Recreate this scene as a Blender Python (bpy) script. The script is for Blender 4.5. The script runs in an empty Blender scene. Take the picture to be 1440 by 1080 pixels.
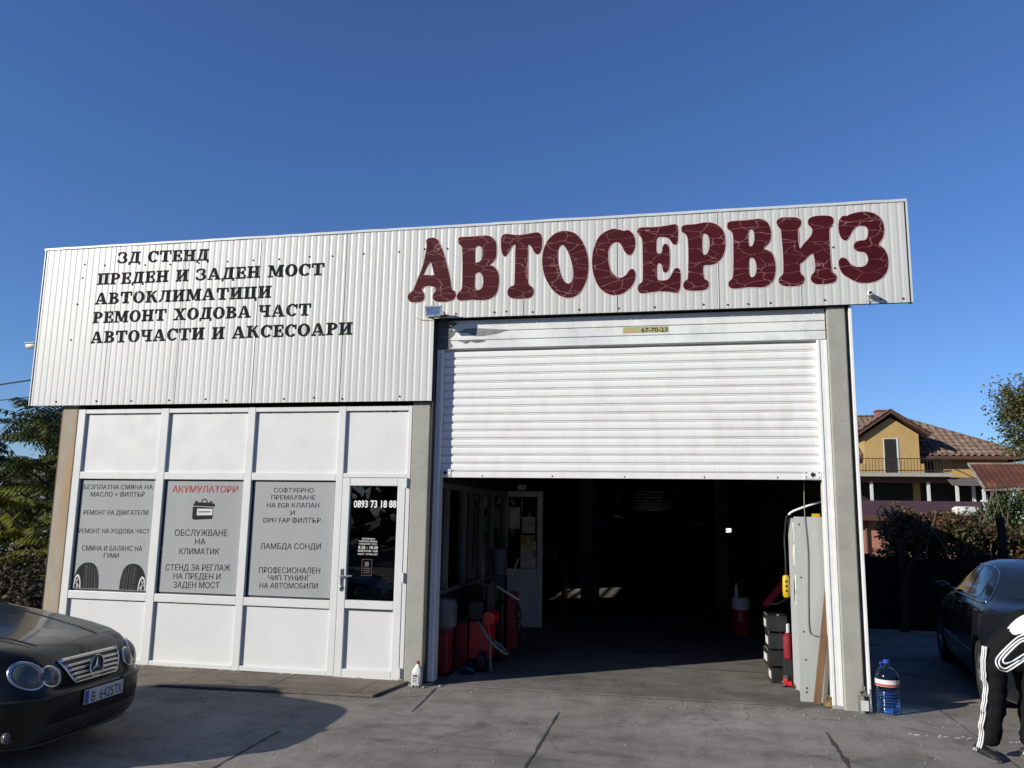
import bpy, bmesh, math, random
from mathutils import Vector, Matrix
from mathutils.geometry import tessellate_polygon
random.seed(7)
R = math.radians
SC = bpy.context.scene
COL = SC.collection

# ------------------------------------------------------------------ camera
cam_d = bpy.data.cameras.new("camera")
cam = bpy.data.objects.new("camera", cam_d)
COL.objects.link(cam)
SC.camera = cam
cam_d.sensor_width = 36.0
cam_d.lens = 36.0 * 1142.82 / 1440.0
cam_d.clip_start = 0.05
cam_d.clip_end = 3000.0
_yaw, _pit, _rol = R(11.7518), R(9.15126), R(0.92306)
_f = Vector((-math.sin(_yaw) * math.cos(_pit), math.cos(_yaw) * math.cos(_pit), math.sin(_pit)))
_r = Vector((math.cos(_yaw), math.sin(_yaw), 0))
_u = _r.cross(_f)
_r2 = _r * math.cos(_rol) + _u * math.sin(_rol)
_u2 = _u * math.cos(_rol) - _r * math.sin(_rol)
cam.matrix_world = Matrix(((_r2.x, _u2.x, -_f.x, 0), (_r2.y, _u2.y, -_f.y, -8.9628), (_r2.z, _u2.z, -_f.z, 1.85), (0, 0, 0, 1)))

# ------------------------------------------------------------------ sky and sun
SUN_TRAVEL = Vector((1.0, 0.76, -0.50)).normalized()
SUN_EL = math.asin(-SUN_TRAVEL.z)
SUN_AZ = math.atan2(-SUN_TRAVEL.x, -SUN_TRAVEL.y)      # clockwise from +Y
world = bpy.data.worlds.new("World")
SC.world = world
world.use_nodes = True
wn = world.node_tree
sky = wn.nodes.new("ShaderNodeTexSky")
sky.sky_type = 'NISHITA'
sky.sun_disc = False
sky.sun_elevation = SUN_EL
sky.sun_rotation = SUN_AZ
sky.altitude = 0
sky.air_density = 1.0
sky.dust_density = 0.1
sky.ozone_density = 6.0
bgn = wn.nodes["Background"]
bgn.inputs["Strength"].default_value = 0.081
tint = wn.nodes.new("ShaderNodeMixRGB"); tint.blend_type = 'MULTIPLY'; tint.inputs[0].default_value = 1.0
tint.inputs[2].default_value = (0.97, 1.06, 1.32, 1)          # deep autumn blue
wn.links.new(sky.outputs[0], tint.inputs[1]); wn.links.new(tint.outputs[0], bgn.inputs["Color"])
sun_d = bpy.data.lights.new("sun", 'SUN')
sun_d.energy = 5.0
sun_d.angle = R(0.53)
sun_d.color = (1.0, 0.95, 0.835)
sun = bpy.data.objects.new("sun", sun_d)
COL.objects.link(sun)
sun.rotation_euler = SUN_TRAVEL.to_track_quat('-Z', 'Y').to_euler()
SC.view_settings.view_transform = 'Standard'
SC.view_settings.look = 'None'
SC.view_settings.exposure = 0.30
SC.view_settings.gamma = 1.0
SC.cycles.max_bounces = 8
SC.cycles.transparent_max_bounces = 12

# ------------------------------------------------------------------ mesh helpers
def obj_from(name, verts, faces, mats, midx=None, parent=None, smooth=False, off=(0, 0, 0)):
    me = bpy.data.meshes.new(name)
    ox, oy, oz = off
    me.from_pydata([(v[0] - ox, v[1] - oy, v[2] - oz) for v in verts], [], faces)
    if not isinstance(mats, (list, tuple)):
        mats = [mats]
    for m in mats:
        me.materials.append(m)
    if midx:
        for p, i in zip(me.polygons, midx):
            p.material_index = i
    if smooth:
        for p in me.polygons:
            p.use_smooth = True
    me.update()
    o = bpy.data.objects.new(name, me)
    COL.objects.link(o)
    if parent is not None:
        o.parent = parent
    return o

def root_off(o):
    v = Vector((0, 0, 0))
    while o is not None:
        v = v + o.location
        o = o.parent
    return v

def tag(o, label=None, cat=None, group=None, kind=None):
    if label: o["label"] = label
    if cat: o["category"] = cat
    if group: o["group"] = group
    if kind: o["kind"] = kind
    return o

def thing(name, loc, label, cat, group=None, rz=0.0):
    o = bpy.data.objects.new(name, None)
    o.empty_display_size = 0.2
    COL.objects.link(o)
    o.location = loc
    o.rotation_euler = (0, 0, rz)
    return tag(o, label, cat, group)

def cr(pts, n=4, closed=True):
    """Catmull-Rom resampling of a list of tuples."""
    P = [Vector(p) for p in pts]
    N = len(P)
    out = []
    rng = N if closed else N - 1
    for i in range(rng):
        if closed:
            a, b, c, d = P[i - 1], P[i], P[(i + 1) % N], P[(i + 2) % N]
        else:
            a, b, c, d = P[max(i - 1, 0)], P[i], P[i + 1], P[min(i + 2, N - 1)]
        for k in range(n):
            t = k / n
            out.append(0.5 * ((2 * b) + (c - a) * t + (2 * a - 5 * b + 4 * c - d) * t * t + (3 * b - a - 3 * c + d) * t ** 3))
    if not closed:
        out.append(P[-1])
    return out

class MB:
    def __init__(s):
        s.v = []; s.f = []; s.m = []; s.cur = 0
    def add(s, verts, faces):
        b = len(s.v)
        s.v.extend([tuple(v) for v in verts])
        for f in faces:
            s.f.append(tuple(b + i for i in f)); s.m.append(s.cur)
        return s
    def box(s, x0, x1, y0, y1, z0, z1):
        if x0 > x1: x0, x1 = x1, x0
        if y0 > y1: y0, y1 = y1, y0
        if z0 > z1: z0, z1 = z1, z0
        v = [(x0, y0, z0), (x1, y0, z0), (x1, y1, z0), (x0, y1, z0), (x0, y0, z1), (x1, y0, z1), (x1, y1, z1), (x0, y1, z1)]
        return s.add(v, [(3, 2, 1, 0), (4, 5, 6, 7), (0, 1, 5, 4), (1, 2, 6, 5), (2, 3, 7, 6), (3, 0, 4, 7)])
    def bar(s, p0, p1, w, h, up=(0, 0, 1)):
        p0, p1 = Vector(p0), Vector(p1)
        d = (p1 - p0).normalized()
        a = d.cross(Vector(up))
        if a.length < 1e-4: a = d.cross(Vector((0, 1, 0)))
        a.normalize(); b = a.cross(d).normalized()
        q = [a * (sx * w / 2) + b * (sy * h / 2) for sx, sy in ((-1, -1), (1, -1), (1, 1), (-1, 1))]
        return s.add([p0 + k for k in q] + [p1 + k for k in q], [(3, 2, 1, 0), (4, 5, 6, 7), (0, 1, 5, 4), (1, 2, 6, 5), (2, 3, 7, 6), (3, 0, 4, 7)])
    def prism(s, poly, axis, a, b):
        """poly: 2-D points; axis 'x','y','z' extruded from a to b (other two axes in order)."""
        def mk(p, t):
            return {'x': (t, p[0], p[1]), 'y': (p[0], t, p[1]), 'z': (p[0], p[1], t)}[axis]
        n = len(poly)
        v = [mk(p, a) for p in poly] + [mk(p, b) for p in poly]
        f = [tuple(range(n)), tuple(range(2 * n - 1, n - 1, -1))] + [(i, i + n, (i + 1) % n + n, (i + 1) % n) for i in range(n)]
        return s.add(v, f)
    def tube(s, pts, rad, n=8, cap=True):
        P = [Vector(p) for p in pts]
        if not isinstance(rad, (list, tuple)): rad = [rad] * len(P)
        ref = Vector((0.13, 0.27, 0.95))
        V = []; F = []
        for i, p in enumerate(P):
            d = (P[min(i + 1, len(P) - 1)] - P[max(i - 1, 0)])
            if d.length < 1e-9: d = Vector((0, 0, 1))
            d.normalize()
            a = d.cross(ref)
            if a.length < 0.1: a = d.cross(Vector((1, 0, 0)))
            a.normalize(); b = d.cross(a)
            for k in range(n):
                t = 2 * math.pi * k / n
                V.append(p + (a * math.cos(t) + b * math.sin(t)) * rad[i])
        for i in range(len(P) - 1):
            for k in range(n):
                F.append((i * n + k, i * n + (k + 1) % n, (i + 1) * n + (k + 1) % n, (i + 1) * n + k))
        if cap:
            F.append(tuple(range(n - 1, -1, -1))); e = (len(P) - 1) * n
            F.append(tuple(e + k for k in range(n)))
        return s.add(V, F)
    def lathe(s, prof, c=(0, 0, 0), n=24, axis='z', sx=1.0, sy=1.0, cap=True):
        """prof: (radius, height) pairs"""
        V = []; F = []
        for r, h in prof:
            for k in range(n):
                t = 2 * math.pi * k / n
                x, y = r * math.cos(t) * sx, r * math.sin(t) * sy
                if axis == 'z': V.append((c[0] + x, c[1] + y, c[2] + h))
                elif axis == 'y': V.append((c[0] + x, c[1] + h, c[2] + y))
                else: V.append((c[0] + h, c[1] + x, c[2] + y))
        m = len(prof)
        for i in range(m - 1):
            for k in range(n):
                q = (i * n + k, i * n + (k + 1) % n, (i + 1) * n + (k + 1) % n, (i + 1) * n + k)
                F.append(q if axis != 'y' else q[::-1])
        if cap and prof[0][0] > 1e-6: F.append(tuple(range(n - 1, -1, -1)))
        if cap and prof[-1][0] > 1e-6: F.append(tuple((m - 1) * n + k for k in range(n)))
        return s.add(V, F)
    def ball(s, c, rx, ry=None, rz=None, n=12, m=8):
        ry = ry or rx; rz = rz or rx
        V = []; F = []
        for i in range(m + 1):
            ph = math.pi * i / m
            for k in range(n):
                t = 2 * math.pi * k / n
                V.append((c[0] + rx * math.sin(ph) * math.cos(t), c[1] + ry * math.sin(ph) * math.sin(t), c[2] - rz * math.cos(ph)))
        for i in range(m):
            for k in range(n):
                F.append((i * n + k, i * n + (k + 1) % n, (i + 1) * n + (k + 1) % n, (i + 1) * n + k))
        return s.add(V, F)
    def flat(s, loops, mk):
        """fill outline + holes (2-D loops) ; mk maps (a,b) -> 3-D"""
        L = [[Vector((p[0], p[1], 0)) for p in lp] for lp in loops]
        tris = tessellate_polygon(L)
        V = [mk(p.x, p.y) for lp in L for p in lp]
        F = []
        for t in tris:
            a, b, c = [Vector(V[i]) for i in t]
            if (b - a).cross(c - a).length > 1e-10: F.append(tuple(t))
        return s.add(V, F)
    def build(s, name, mat, parent=None, smooth=False, bevel=0, world=True, auto=None):
        off = root_off(parent) if (parent is not None and world) else (0, 0, 0)
        o = obj_from(name, s.v, s.f, mat, s.m, parent, smooth, off)
        bm = bmesh.new(); bm.from_mesh(o.data)
        bmesh.ops.recalc_face_normals(bm, faces=bm.faces)
        bm.to_mesh(o.data); bm.free()
        if auto is not None:
            for p in o.data.polygons: p.use_smooth = True
            try:
                o.data.set_sharp_from_angle(angle=R(auto))
            except Exception:
                pass
        if bevel:
            md = o.modifiers.new("edge", 'BEVEL'); md.width = bevel; md.segments = 2; md.limit_method = 'ANGLE'; md.angle_limit = R(40)
        return o

# ------------------------------------------------------------------ materials
KA = 0.81      # base colours scaled down so sky fill leaves shaded areas darker
def ka(c): return tuple(x * KA for x in c)
def newmat(name):
    m = bpy.data.materials.new(name); m.use_nodes = True
    nt = m.node_tree
    return m, nt, nt.nodes["Principled BSDF"]

def coords(nt, scale=(1, 1, 1)):
    tc = nt.nodes.new("ShaderNodeTexCoord"); mp = nt.nodes.new("ShaderNodeMapping")
    mp.inputs["Scale"].default_value = scale
    nt.links.new(tc.outputs["Object"], mp.inputs["Vector"])
    return mp.outputs[0]

def noise(nt, vec, scale=5, detail=4, rough=0.55, dist=0.0):
    n = nt.nodes.new("ShaderNodeTexNoise")
    n.inputs["Scale"].default_value = scale; n.inputs["Detail"].default_value = detail
    n.inputs["Roughness"].default_value = rough; n.inputs["Distortion"].default_value = dist
    nt.links.new(vec, n.inputs["Vector"])
    return n.outputs["Fac"]

def ramp(nt, fac, stops):
    r = nt.nodes.new("ShaderNodeValToRGB")
    e = r.color_ramp.elements
    while len(e) > 1: e.remove(e[0])
    e[0].position = stops[0][0]; c = stops[0][1]
    e[0].color = (c, c, c, 1) if not isinstance(c, tuple) else (*c, 1)
    for p, c in stops[1:]:
        k = e.new(p); k.color = (c, c, c, 1) if not isinstance(c, tuple) else (*c, 1)
    nt.links.new(fac, r.inputs[0])
    return r.outputs[0]

def mix(nt, fac, a, b, mode='MIX'):
    m = nt.nodes.new("ShaderNodeMix"); m.data_type = 'RGBA'; m.blend_type = mode
    for i, v in ((0, fac), (6, a), (7, b)):
        if isinstance(v, (int, float)): m.inputs[i].default_value = v
        elif isinstance(v, tuple): m.inputs[i].default_value = (*v, 1)
        else: nt.links.new(v, m.inputs[i])
    return m.outputs[2]

def bump(nt, bs, height, strength=0.2, dist=0.01):
    b = nt.nodes.new("ShaderNodeBump"); b.inputs["Strength"].default_value = strength; b.inputs["Distance"].default_value = dist
    nt.links.new(height, b.inputs["Height"]); nt.links.new(b.outputs[0], bs.inputs["Normal"])

def simple(name, col, rough=0.5, metal=0.0, var=0.12, scale=6.0, coat=0.0, bumpk=0.0, stretch=(1, 1, 1), spec=0.5):
    m, nt, bs = newmat(name)
    if metal < .5: col = ka(col)
    v = coords(nt, stretch)
    n = noise(nt, v, scale, 5, 0.6)
    lo = tuple(max(c * (1 - var), 0) for c in col); hi = tuple(c * (1 + var) for c in col)
    c = ramp(nt, n, [(0.3, lo), (0.7, hi)])
    nt.links.new(c, bs.inputs["Base Color"])
    r = ramp(nt, noise(nt, v, scale * 2.3, 3), [(0.3, max(rough - 0.08, 0.02)), (0.7, min(rough + 0.08, 1))])
    nt.links.new(r, bs.inputs["Roughness"])
    bs.inputs["Metallic"].default_value = metal
    bs.inputs["Coat Weight"].default_value = coat
    bs.inputs["Coat Roughness"].default_value = 0.03
    bs.inputs["Specular IOR Level"].default_value = spec
    if bumpk: bump(nt, bs, noise(nt, v, scale * 8, 4), bumpk, 0.004)
    return m

def glassmat(name, tint=(0.9, 0.95, 0.95), rough=0.0):
    m, nt, bs = newmat(name)
    bs.inputs["Base Color"].default_value = (*tint, 1)
    bs.inputs["Roughness"].default_value = rough
    bs.inputs["Transmission Weight"].default_value = 1.0
    bs.inputs["IOR"].default_value = 1.45
    return m

M = {}
M['white_pvc'] = simple('white_pvc', (0.735, 0.735, 0.725), 0.32, 0, 0.035, 1.6)
def streaked(name, base, stain, amount, rough=0.45, vs=9.0, metal=0.0, stretch=0.12):
    """paint with vertical grime streaks"""
    base, stain = ka(base), ka(stain)
    m, nt, bs = newmat(name)
    v = coords(nt, (1, 1, stretch))
    n = noise(nt, v, vs, 6, 0.65)
    n2 = noise(nt, coords(nt), 1.3, 4, 0.6)
    s = ramp(nt, n, [(0.50 - amount * 0.2, 0.0), (0.85, 1.0)])
    s2 = mix(nt, 1.0, s, ramp(nt, n2, [(0.35, 0.15), (0.7, 1.0)]), 'MULTIPLY')
    c = mix(nt, s2, base, stain)
    fine = ramp(nt, noise(nt, coords(nt), 55, 3), [(0.3, 0.93), (0.7, 1.0)])
    c = mix(nt, 1.0, c, fine, 'MULTIPLY')
    nt.links.new(c, bs.inputs["Base Color"])
    bs.inputs["Roughness"].default_value = rough; bs.inputs["Metallic"].default_value = metal
    hb = mix(nt, 0.5, noise(nt, coords(nt), 30, 4), noise(nt, coords(nt), 1.6, 3))
    bump(nt, bs, hb, 0.12, 0.010)
    return m
M['fascia'] = streaked('painted_sheet_steel', (0.63, 0.63, 0.605), (0.50, 0.495, 0.46), 0.6, 0.42, 7)
M['trim'] = simple('pale_trim', (0.62, 0.64, 0.64), 0.4, 0.0, 0.08, 4)
M['shutter'] = streaked('shutter_paint', (0.88, 0.88, 0.86), (0.66, 0.62, 0.54), 0.35, 0.36, 5, stretch=0.5)
M['shutter_box'] = None
M['rail'] = simple('rail_white', (0.85, 0.85, 0.84), 0.35, 0.0, 0.06, 5)
M['black'] = simple('black_rubber', (0.012, 0.012, 0.013), 0.6, 0, 0.3, 20)
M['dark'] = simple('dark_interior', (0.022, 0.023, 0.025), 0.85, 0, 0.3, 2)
M['darkfloor'] = simple('oily_floor', (0.05, 0.05, 0.05), 0.6, 0, 0.4, 1.2)
M['steel'] = simple('steel', (0.30, 0.30, 0.30), 0.4, 1.0, 0.15, 12)
M['chrome'] = simple('chrome', (0.62, 0.62, 0.61), 0.24, 1.0, 0.05, 12)
M['text_grey'] = simple('printed_black', (0.018, 0.019, 0.021), 0.7, 0, 0.1, 10, spec=.12)
M['text_red'] = simple('printed_red', (0.46, 0.035, 0.03), 0.6, 0, 0.1, 10, spec=.2)
M['text_white'] = simple('printed_white', (0.85, 0.85, 0.83), 0.5, 0, 0.05, 10)
M['poster'] = streaked('poster_film', (0.42, 0.435, 0.435), (0.335, 0.35, 0.35), 0.6, 0.22, 2.2, stretch=0.35)
M['glass'] = glassmat('window_glass', (0.55, 0.6, 0.6))
M['carglass'] = None

# concrete column, optionally rust streaked
def concrete(name, base, rust=0.0):
    base = ka(base)
    m, nt, bs = newmat(name)
    v = coords(nt); vs = coords(nt, (1, 1, 0.07))
    a = noise(nt, v, 3.0, 6, 0.65)
    c = ramp(nt, a, [(0.25, tuple(x * 0.80 for x in base)), (0.55, base), (0.8, tuple(x * 1.12 for x in base))])
    spots = ramp(nt, noise(nt, v, 34, 3), [(0.60, 0.0), (0.70, 0.35)])
    c = mix(nt, spots, c, tuple(x * 0.55 for x in base))
    st = ramp(nt, noise(nt, vs, 9, 5, 0.7, 0.3), [(0.55 - rust * 0.12, 0.0), (0.70, min(1, rust))])
    c = mix(nt, st, c, (0.34, 0.19, 0.075))
    st2 = ramp(nt, noise(nt, coords(nt, (1, 1, 0.4)), 11, 4), [(0.68, 0.0), (0.76, min(1, 0.3 + rust * 0.5))])
    c = mix(nt, st2, c, (0.18, 0.085, 0.035))
    nt.links.new(c, bs.inputs["Base Color"])
    bs.inputs["Roughness"].default_value = 0.85
    bump(nt, bs, noise(nt, v, 40, 5), 0.35, 0.006)
    return m
M['conc'] = concrete('concrete_column_grey', (0.36, 0.36, 0.32), 0.18)
M['conc_rust'] = concrete('concrete_column_rusty', (0.38, 0.34, 0.27), 0.9)

# ground : worn concrete with blotches, speckle and dark stains
def ground_mat(name, base, warm, stain=1.0):
    base, warm = ka(base), ka(warm)
    m, nt, bs = newmat(name)
    v = coords(nt); vx = coords(nt, (0.45, 1.0, 1.0)); vy = coords(nt, (3.2, 0.22, 1.0))
    a = noise(nt, vx, 0.8, 9, 0.68, 0.6)
    c = ramp(nt, a, [(0.30, tuple(x * 0.58 for x in base)), (0.45, base), (0.58, warm), (0.74, tuple(x * 1.22 for x in warm))])
    b = ramp(nt, noise(nt, v, 2.6, 8, 0.72, 0.4), [(0.32, 0.66), (0.50, 1.0), (0.68, 1.16)])
    c = mix(nt, 1.0, c, b, 'MULTIPLY')
    d = ramp(nt, noise(nt, vy, 0.9, 5, 0.6, 0.3), [(0.36, 0.88), (0.52, 1.0), (0.70, 1.05)])      # faint tyre tracks
    c = mix(nt, stain, c, mix(nt, 1.0, c, d, 'MULTIPLY'))
    st = ramp(nt, noise(nt, v, 1.35, 4, 0.6, 0.8), [(0.62, 0.0), (0.70, 0.55 * stain)])            # old oil
    c = mix(nt, st, c, tuple(x * 0.36 for x in base))
    sm = ramp(nt, noise(nt, v, 6.5, 3, 0.5), [(0.70, 0.0), (0.74, 0.5 * stain)])
    c = mix(nt, sm, c, tuple(x * 0.4 for x in base))
    g = ramp(nt, noise(nt, v, 70, 4, 0.8), [(0.30, 0.58), (0.50, 1.0), (0.72, 1.42)])               # exposed grit
    gm = ramp(nt, noise(nt, v, 0.9, 4, 0.6), [(0.38, 0.25), (0.60, 1.0)])
    c = mix(nt, gm, c, mix(nt, 1.0, c, g, 'MULTIPLY'))
    sp = ramp(nt, noise(nt, v, 44, 2), [(0.70, 0.0), (0.74, 0.55 * stain)])
    c = mix(nt, sp, c, (0.50, 0.48, 0.45))
    vo = nt.nodes.new("ShaderNodeTexVoronoi"); vo.feature = 'DISTANCE_TO_EDGE'; vo.inputs["Scale"].default_value = 0.42
    dn = nt.nodes.new("ShaderNodeVectorMath"); dn.operation = 'ADD'
    nn = nt.nodes.new("ShaderNodeTexNoise"); nn.inputs["Scale"].default_value = 2.2; nn.inputs["Detail"].default_value = 8
    nt.links.new(v, nn.inputs["Vector"]); nt.links.new(v, dn.inputs[0]); nt.links.new(nn.outputs["Color"], dn.inputs[1])
    nt.links.new(dn.outputs[0], vo.inputs["Vector"])
    ck = ramp(nt, vo.outputs["Distance"], [(0.0, 0.8), (0.004, 0.0)])
    ckm = mix(nt, 1.0, ck, ramp(nt, noise(nt, v, 0.5, 3), [(0.46, 0.0), (0.54, 1.0)]), 'MULTIPLY')
    c = mix(nt, ckm, c, tuple(x * 0.28 for x in base))
    nt.links.new(c, bs.inputs["Base Color"])
    bs.inputs["Roughness"].default_value = 0.9
    bs.inputs["Specular IOR Level"].default_value = 0.25
    hb = mix(nt, 0.55, noise(nt, v, 70, 4, 0.8), noise(nt, v, 9, 6, 0.7))
    bump(nt, bs, hb, 0.8, 0.016)
    return m
M['ground'] = ground_mat('worn_concrete_ground', (0.262, 0.24, 0.210), (0.32, 0.285, 0.258))
M['pavement'] = ground_mat('brown_paving', (0.20, 0.165, 0.13), (0.26, 0.215, 0.17), 0.6)
M['joint'] = simple('joint_tar', (0.05, 0.046, 0.042), 0.9, 0, 0.4, 20)

def leafmat(name, cols, trans=0.25, rough=0.5, scale=1.2):
    cols = [ka(c) for c in cols]
    m, nt, bs = newmat(name)
    v = coords(nt)
    n = noise(nt, v, scale, 3, 0.6)
    n2 = noise(nt, v, 17, 2)
    f = mix(nt, 0.5, n, n2)
    c = ramp(nt, f, [(0.30 + 0.4 * i / max(len(cols) - 1, 1), k) for i, k in enumerate(cols)])
    nt.links.new(c, bs.inputs["Base Color"])
    bs.inputs["Roughness"].default_value = rough
    tr = nt.nodes.new("ShaderNodeBsdfTranslucent"); nt.links.new(c, tr.inputs[0])
    ms = nt.nodes.new("ShaderNodeMixShader"); ms.inputs[0].default_value = trans
    out = nt.nodes["Material Output"]
    nt.links.new(bs.outputs[0], ms.inputs[1]); nt.links.new(tr.outputs[0], ms.inputs[2]); nt.links.new(ms.outputs[0], out.inputs[0])
    return m
M['bark'] = simple('bark', (0.11, 0.085, 0.06), 0.9, 0, 0.35, 14, bumpk=0.5)

# ------------------------------------------------------------------ lettering
def font_curve(body, offset=0.0):
    c = bpy.data.curves.new("t", 'FONT'); c.body = body; c.size = 1.0; c.resolution_u = 3; c.offset = offset
    o = bpy.data.objects.new("t", c); COL.objects.link(o)
    dg = bpy.context.evaluated_depsgraph_get(); dg.update()
    me = bpy.data.meshes.new_from_object(o.evaluated_get(dg), depsgraph=dg)
    bpy.data.objects.remove(o); bpy.data.curves.remove(c)
    return me
_cap = None
def text_flat(name, body, x0, x1, zb, zt, y, mat, parent, offset=0.0, frame=None, zr=None):
    """flat printed line of writing on the plane y=const from x0 to x1, baseline zb, cap top zt; frame maps (a,b)->3-D"""
    global _cap
    if _cap is None:
        m0 = font_curve("Н"); _cap = max(v.co.y for v in m0.vertices); bpy.data.meshes.remove(m0)
    fix = [(i, ch) for i, ch in enumerate(body.replace(' ', '')) if ch in 'ФЪ']
    me = font_curve(body.replace('Ф', 'О').replace('Ъ', 'Ь'), offset)
    if fix:                                                    # letters whose outlines cross are drawn from bars
        bm = bmesh.new(); bm.from_mesh(me); seen = set(); isl = []
        for f in bm.faces:
            if f.index in seen: continue
            st = [f]; seen.add(f.index); vs = []
            while st:
                g = st.pop(); vs += [v.co for v in g.verts]
                for e in g.edges:
                    for h in e.link_faces:
                        if h.index not in seen: seen.add(h.index); st.append(h)
            isl.append((min(v.x for v in vs), max(v.x for v in vs), max(v.y for v in vs)))
        isl.sort()
        for i, ch in fix:
            if i >= len(isl): continue
            a, b, t = isl[i]; w = _cap * .13
            q = [((a + b) / 2 - w / 2, -.03), ((a + b) / 2 + w / 2, -.03), ((a + b) / 2 + w / 2, _cap + .03), ((a + b) / 2 - w / 2, _cap + .03)] if ch == 'Ф' else [(a - _cap * .22, _cap - w * .95), (a + .001, _cap - w * .95), (a + .001, _cap), (a - _cap * .22, _cap)]
            bm.faces.new([bm.verts.new((x_, y_, .0008 * _cap)) for x_, y_ in q])
        bm.to_mesh(me); bm.free()
    xs = [v.co.x for v in me.vertices]
    a0, a1 = min(xs), max(xs)
    sx = (x1 - x0) / (a1 - a0); sz = (zt - zb) / _cap
    dz = 0 if zr is None else (zr - zb) / (x1 - x0)
    off = root_off(parent) if frame is None else Vector((0, 0, 0))
    for v in me.vertices:
        a = x0 + (v.co.x - a0) * sx; b = zb + v.co.y * sz + dz * (a - x0)
        p = Vector((a, y - v.co.z, b)) if frame is None else Vector(frame(a, b))
        v.co = p - off
    me.materials.clear(); me.materials.append(mat)
    o = bpy.data.objects.new(name, me); me.name = name
    COL.objects.link(o); o.parent = parent
    return o

def rect(x0, y0, x1, y1): return [(x0, y0), (x1, y0), (x1, y1), (x0, y1)]
def arc(cx, cy, rxo, ryo, rxi, ryi, a0, a1, n=14):
    A = [R(a0 + (a1 - a0) * i / n) for i in range(n + 1)]
    return [(cx + rxo * math.cos(t), cy + ryo * math.sin(t)) for t in A] + [(cx + rxi * math.cos(t), cy + ryi * math.sin(t)) for t in reversed(A)]
GL = {
 'П': (.96, [rect(.1, .1, .36, .9), rect(.6, .1, .86, .9), rect(0, .87, .96, 1), rect(0, 0, .44, .13), rect(.52, 0, .96, .13)]),
 'Р': (.82, [rect(.1, .1, .36, .9), rect(0, 0, .48, .13), rect(0, .87, .4, 1), arc(.36, .70, .44, .30, .20, .17, -90, 90)]),
 'Е': (.80, [rect(.1, .1, .36, .9), rect(0, .87, .76, 1), rect(0, 0, .79, .13), rect(.34, .44, .56, .57), rect(.62, .66, .76, .9), rect(.65, .1, .79, .34), rect(.5, .35, .62, .66)]),
 'Д': (.96, [rect(0, 0, .96, .13), [(.14, .1), (.30, .1), (.46, .95), (.30, .95)], rect(.56, .1, .82, .9), rect(.2, .87, .94, 1), rect(0, -.16, .13, .05), rect(.83, -.16, .96, .05)]),
 'Н': (.98, [rect(.1, .1, .36, .9), rect(.62, .1, .88, .9), rect(0, .87, .44, 1), rect(0, 0, .44, .13), rect(.54, .87, .98, 1), rect(.54, 0, .98, .13), rect(.34, .43, .64, .57)]),
 'И': (.98, [rect(.1, .1, .36, .9), rect(.62, .1, .88, .9), rect(0, .87, .44, 1), rect(0, 0, .44, .13), rect(.54, .87, .98, 1), rect(.54, 0, .98, .13), [(.34, .16), (.34, .34), (.64, .84), (.64, .66)]]),
 'З': (.82, [arc(.36, .73, .38, .28, .14, .15, -80, 160), arc(.36, .28, .44, .30, .18, .16, -160, 85), rect(.0, .66, .12, .92), rect(.0, .08, .1, .34)]),
 'А': (1.02, [[(.08, .08), (.21, .08), (.50, 1), (.36, 1)], [(.36, 1), (.60, 1), (.94, .08), (.66, .08)], rect(.26, .26, .72, .38), rect(0, 0, .36, .12), rect(.56, 0, 1.02, .12)]),
 'М': (1.18, [rect(.1, .1, .25, .9), rect(.84, .1, 1.09, .9), [(.1, 1), (.38, 1), (.68, .08), (.52, .08)], [(.54, .08), (.68, .08), (.96, 1), (.82, 1)], rect(0, 0, .38, .12), rect(.74, 0, 1.18, .12), rect(0, .88, .3, 1), rect(.88, .88, 1.18, 1)]),
 'О': (.94, [arc(.47, .5, .47, .52, .20, .38, 0, 180, 16), arc(.47, .5, .47, .52, .20, .38, 180, 360, 16)]),
 'С': (.86, [arc(.46, .5, .46, .52, .19, .38, 38, 322, 20), rect(.72, .60, .86, .98)]),
 'Т': (.94, [rect(.34, .1, .60, .9), rect(0, .87, .94, 1), rect(0, .64, .13, .9), rect(.81, .64, .94, .9), rect(.2, 0, .74, .13)]),
 'В': (.86, [rect(.1, .1, .36, .9), rect(0, 0, .42, .13), rect(0, .87, .42, 1), arc(.38, .745, .38, .255, .15, .135, -90, 90), arc(.38, .28, .47, .28, .22, .155, -90, 90)]),
 'К': (.98, [rect(.1, .1, .36, .9), rect(0, .87, .46, 1), rect(0, 0, .46, .13), [(.34, .42), (.34, .58), (.70, 1), (.88, 1)], [(.42, .56), (.60, .66), (.98, 0), (.68, 0)]]),
 'Л': (.96, [[(.0, .0), (.16, .02), (.30, .25), (.40, .95), (.25, .95), (.18, .3), (.0, .14)], rect(.58, .1, .84, .9), rect(.16, .87, .96, 1), rect(.5, 0, .96, .13)]),
 'Х': (1.0, [[(.10, .95), (.40, .95), (.92, .05), (.62, .05)], [(.10, .05), (.24, .05), (.88, .95), (.74, .95)], rect(0, .88, .46, 1), rect(.6, .88, 1.0, 1), rect(0, 0, .4, .12), rect(.54, 0, 1.0, .12)]),
 'Ц': (1.0, [rect(.1, .1, .36, .9), rect(.6, .1, .86, .9), rect(0, .87, .44, 1), rect(.52, .87, .96, 1), rect(0, 0, .98, .13), rect(.86, -.18, .99, .05)]),
 'Ч': (.92, [rect(.54, .1, .80, .9), rect(.08, .5, .30, .9), rect(0, .87, .40, 1), rect(.46, .87, .90, 1), rect(.40, 0, .92, .13), [(.08, .52), (.2, .38), (.56, .40), (.56, .53), (.30, .53)]]),
}
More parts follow.
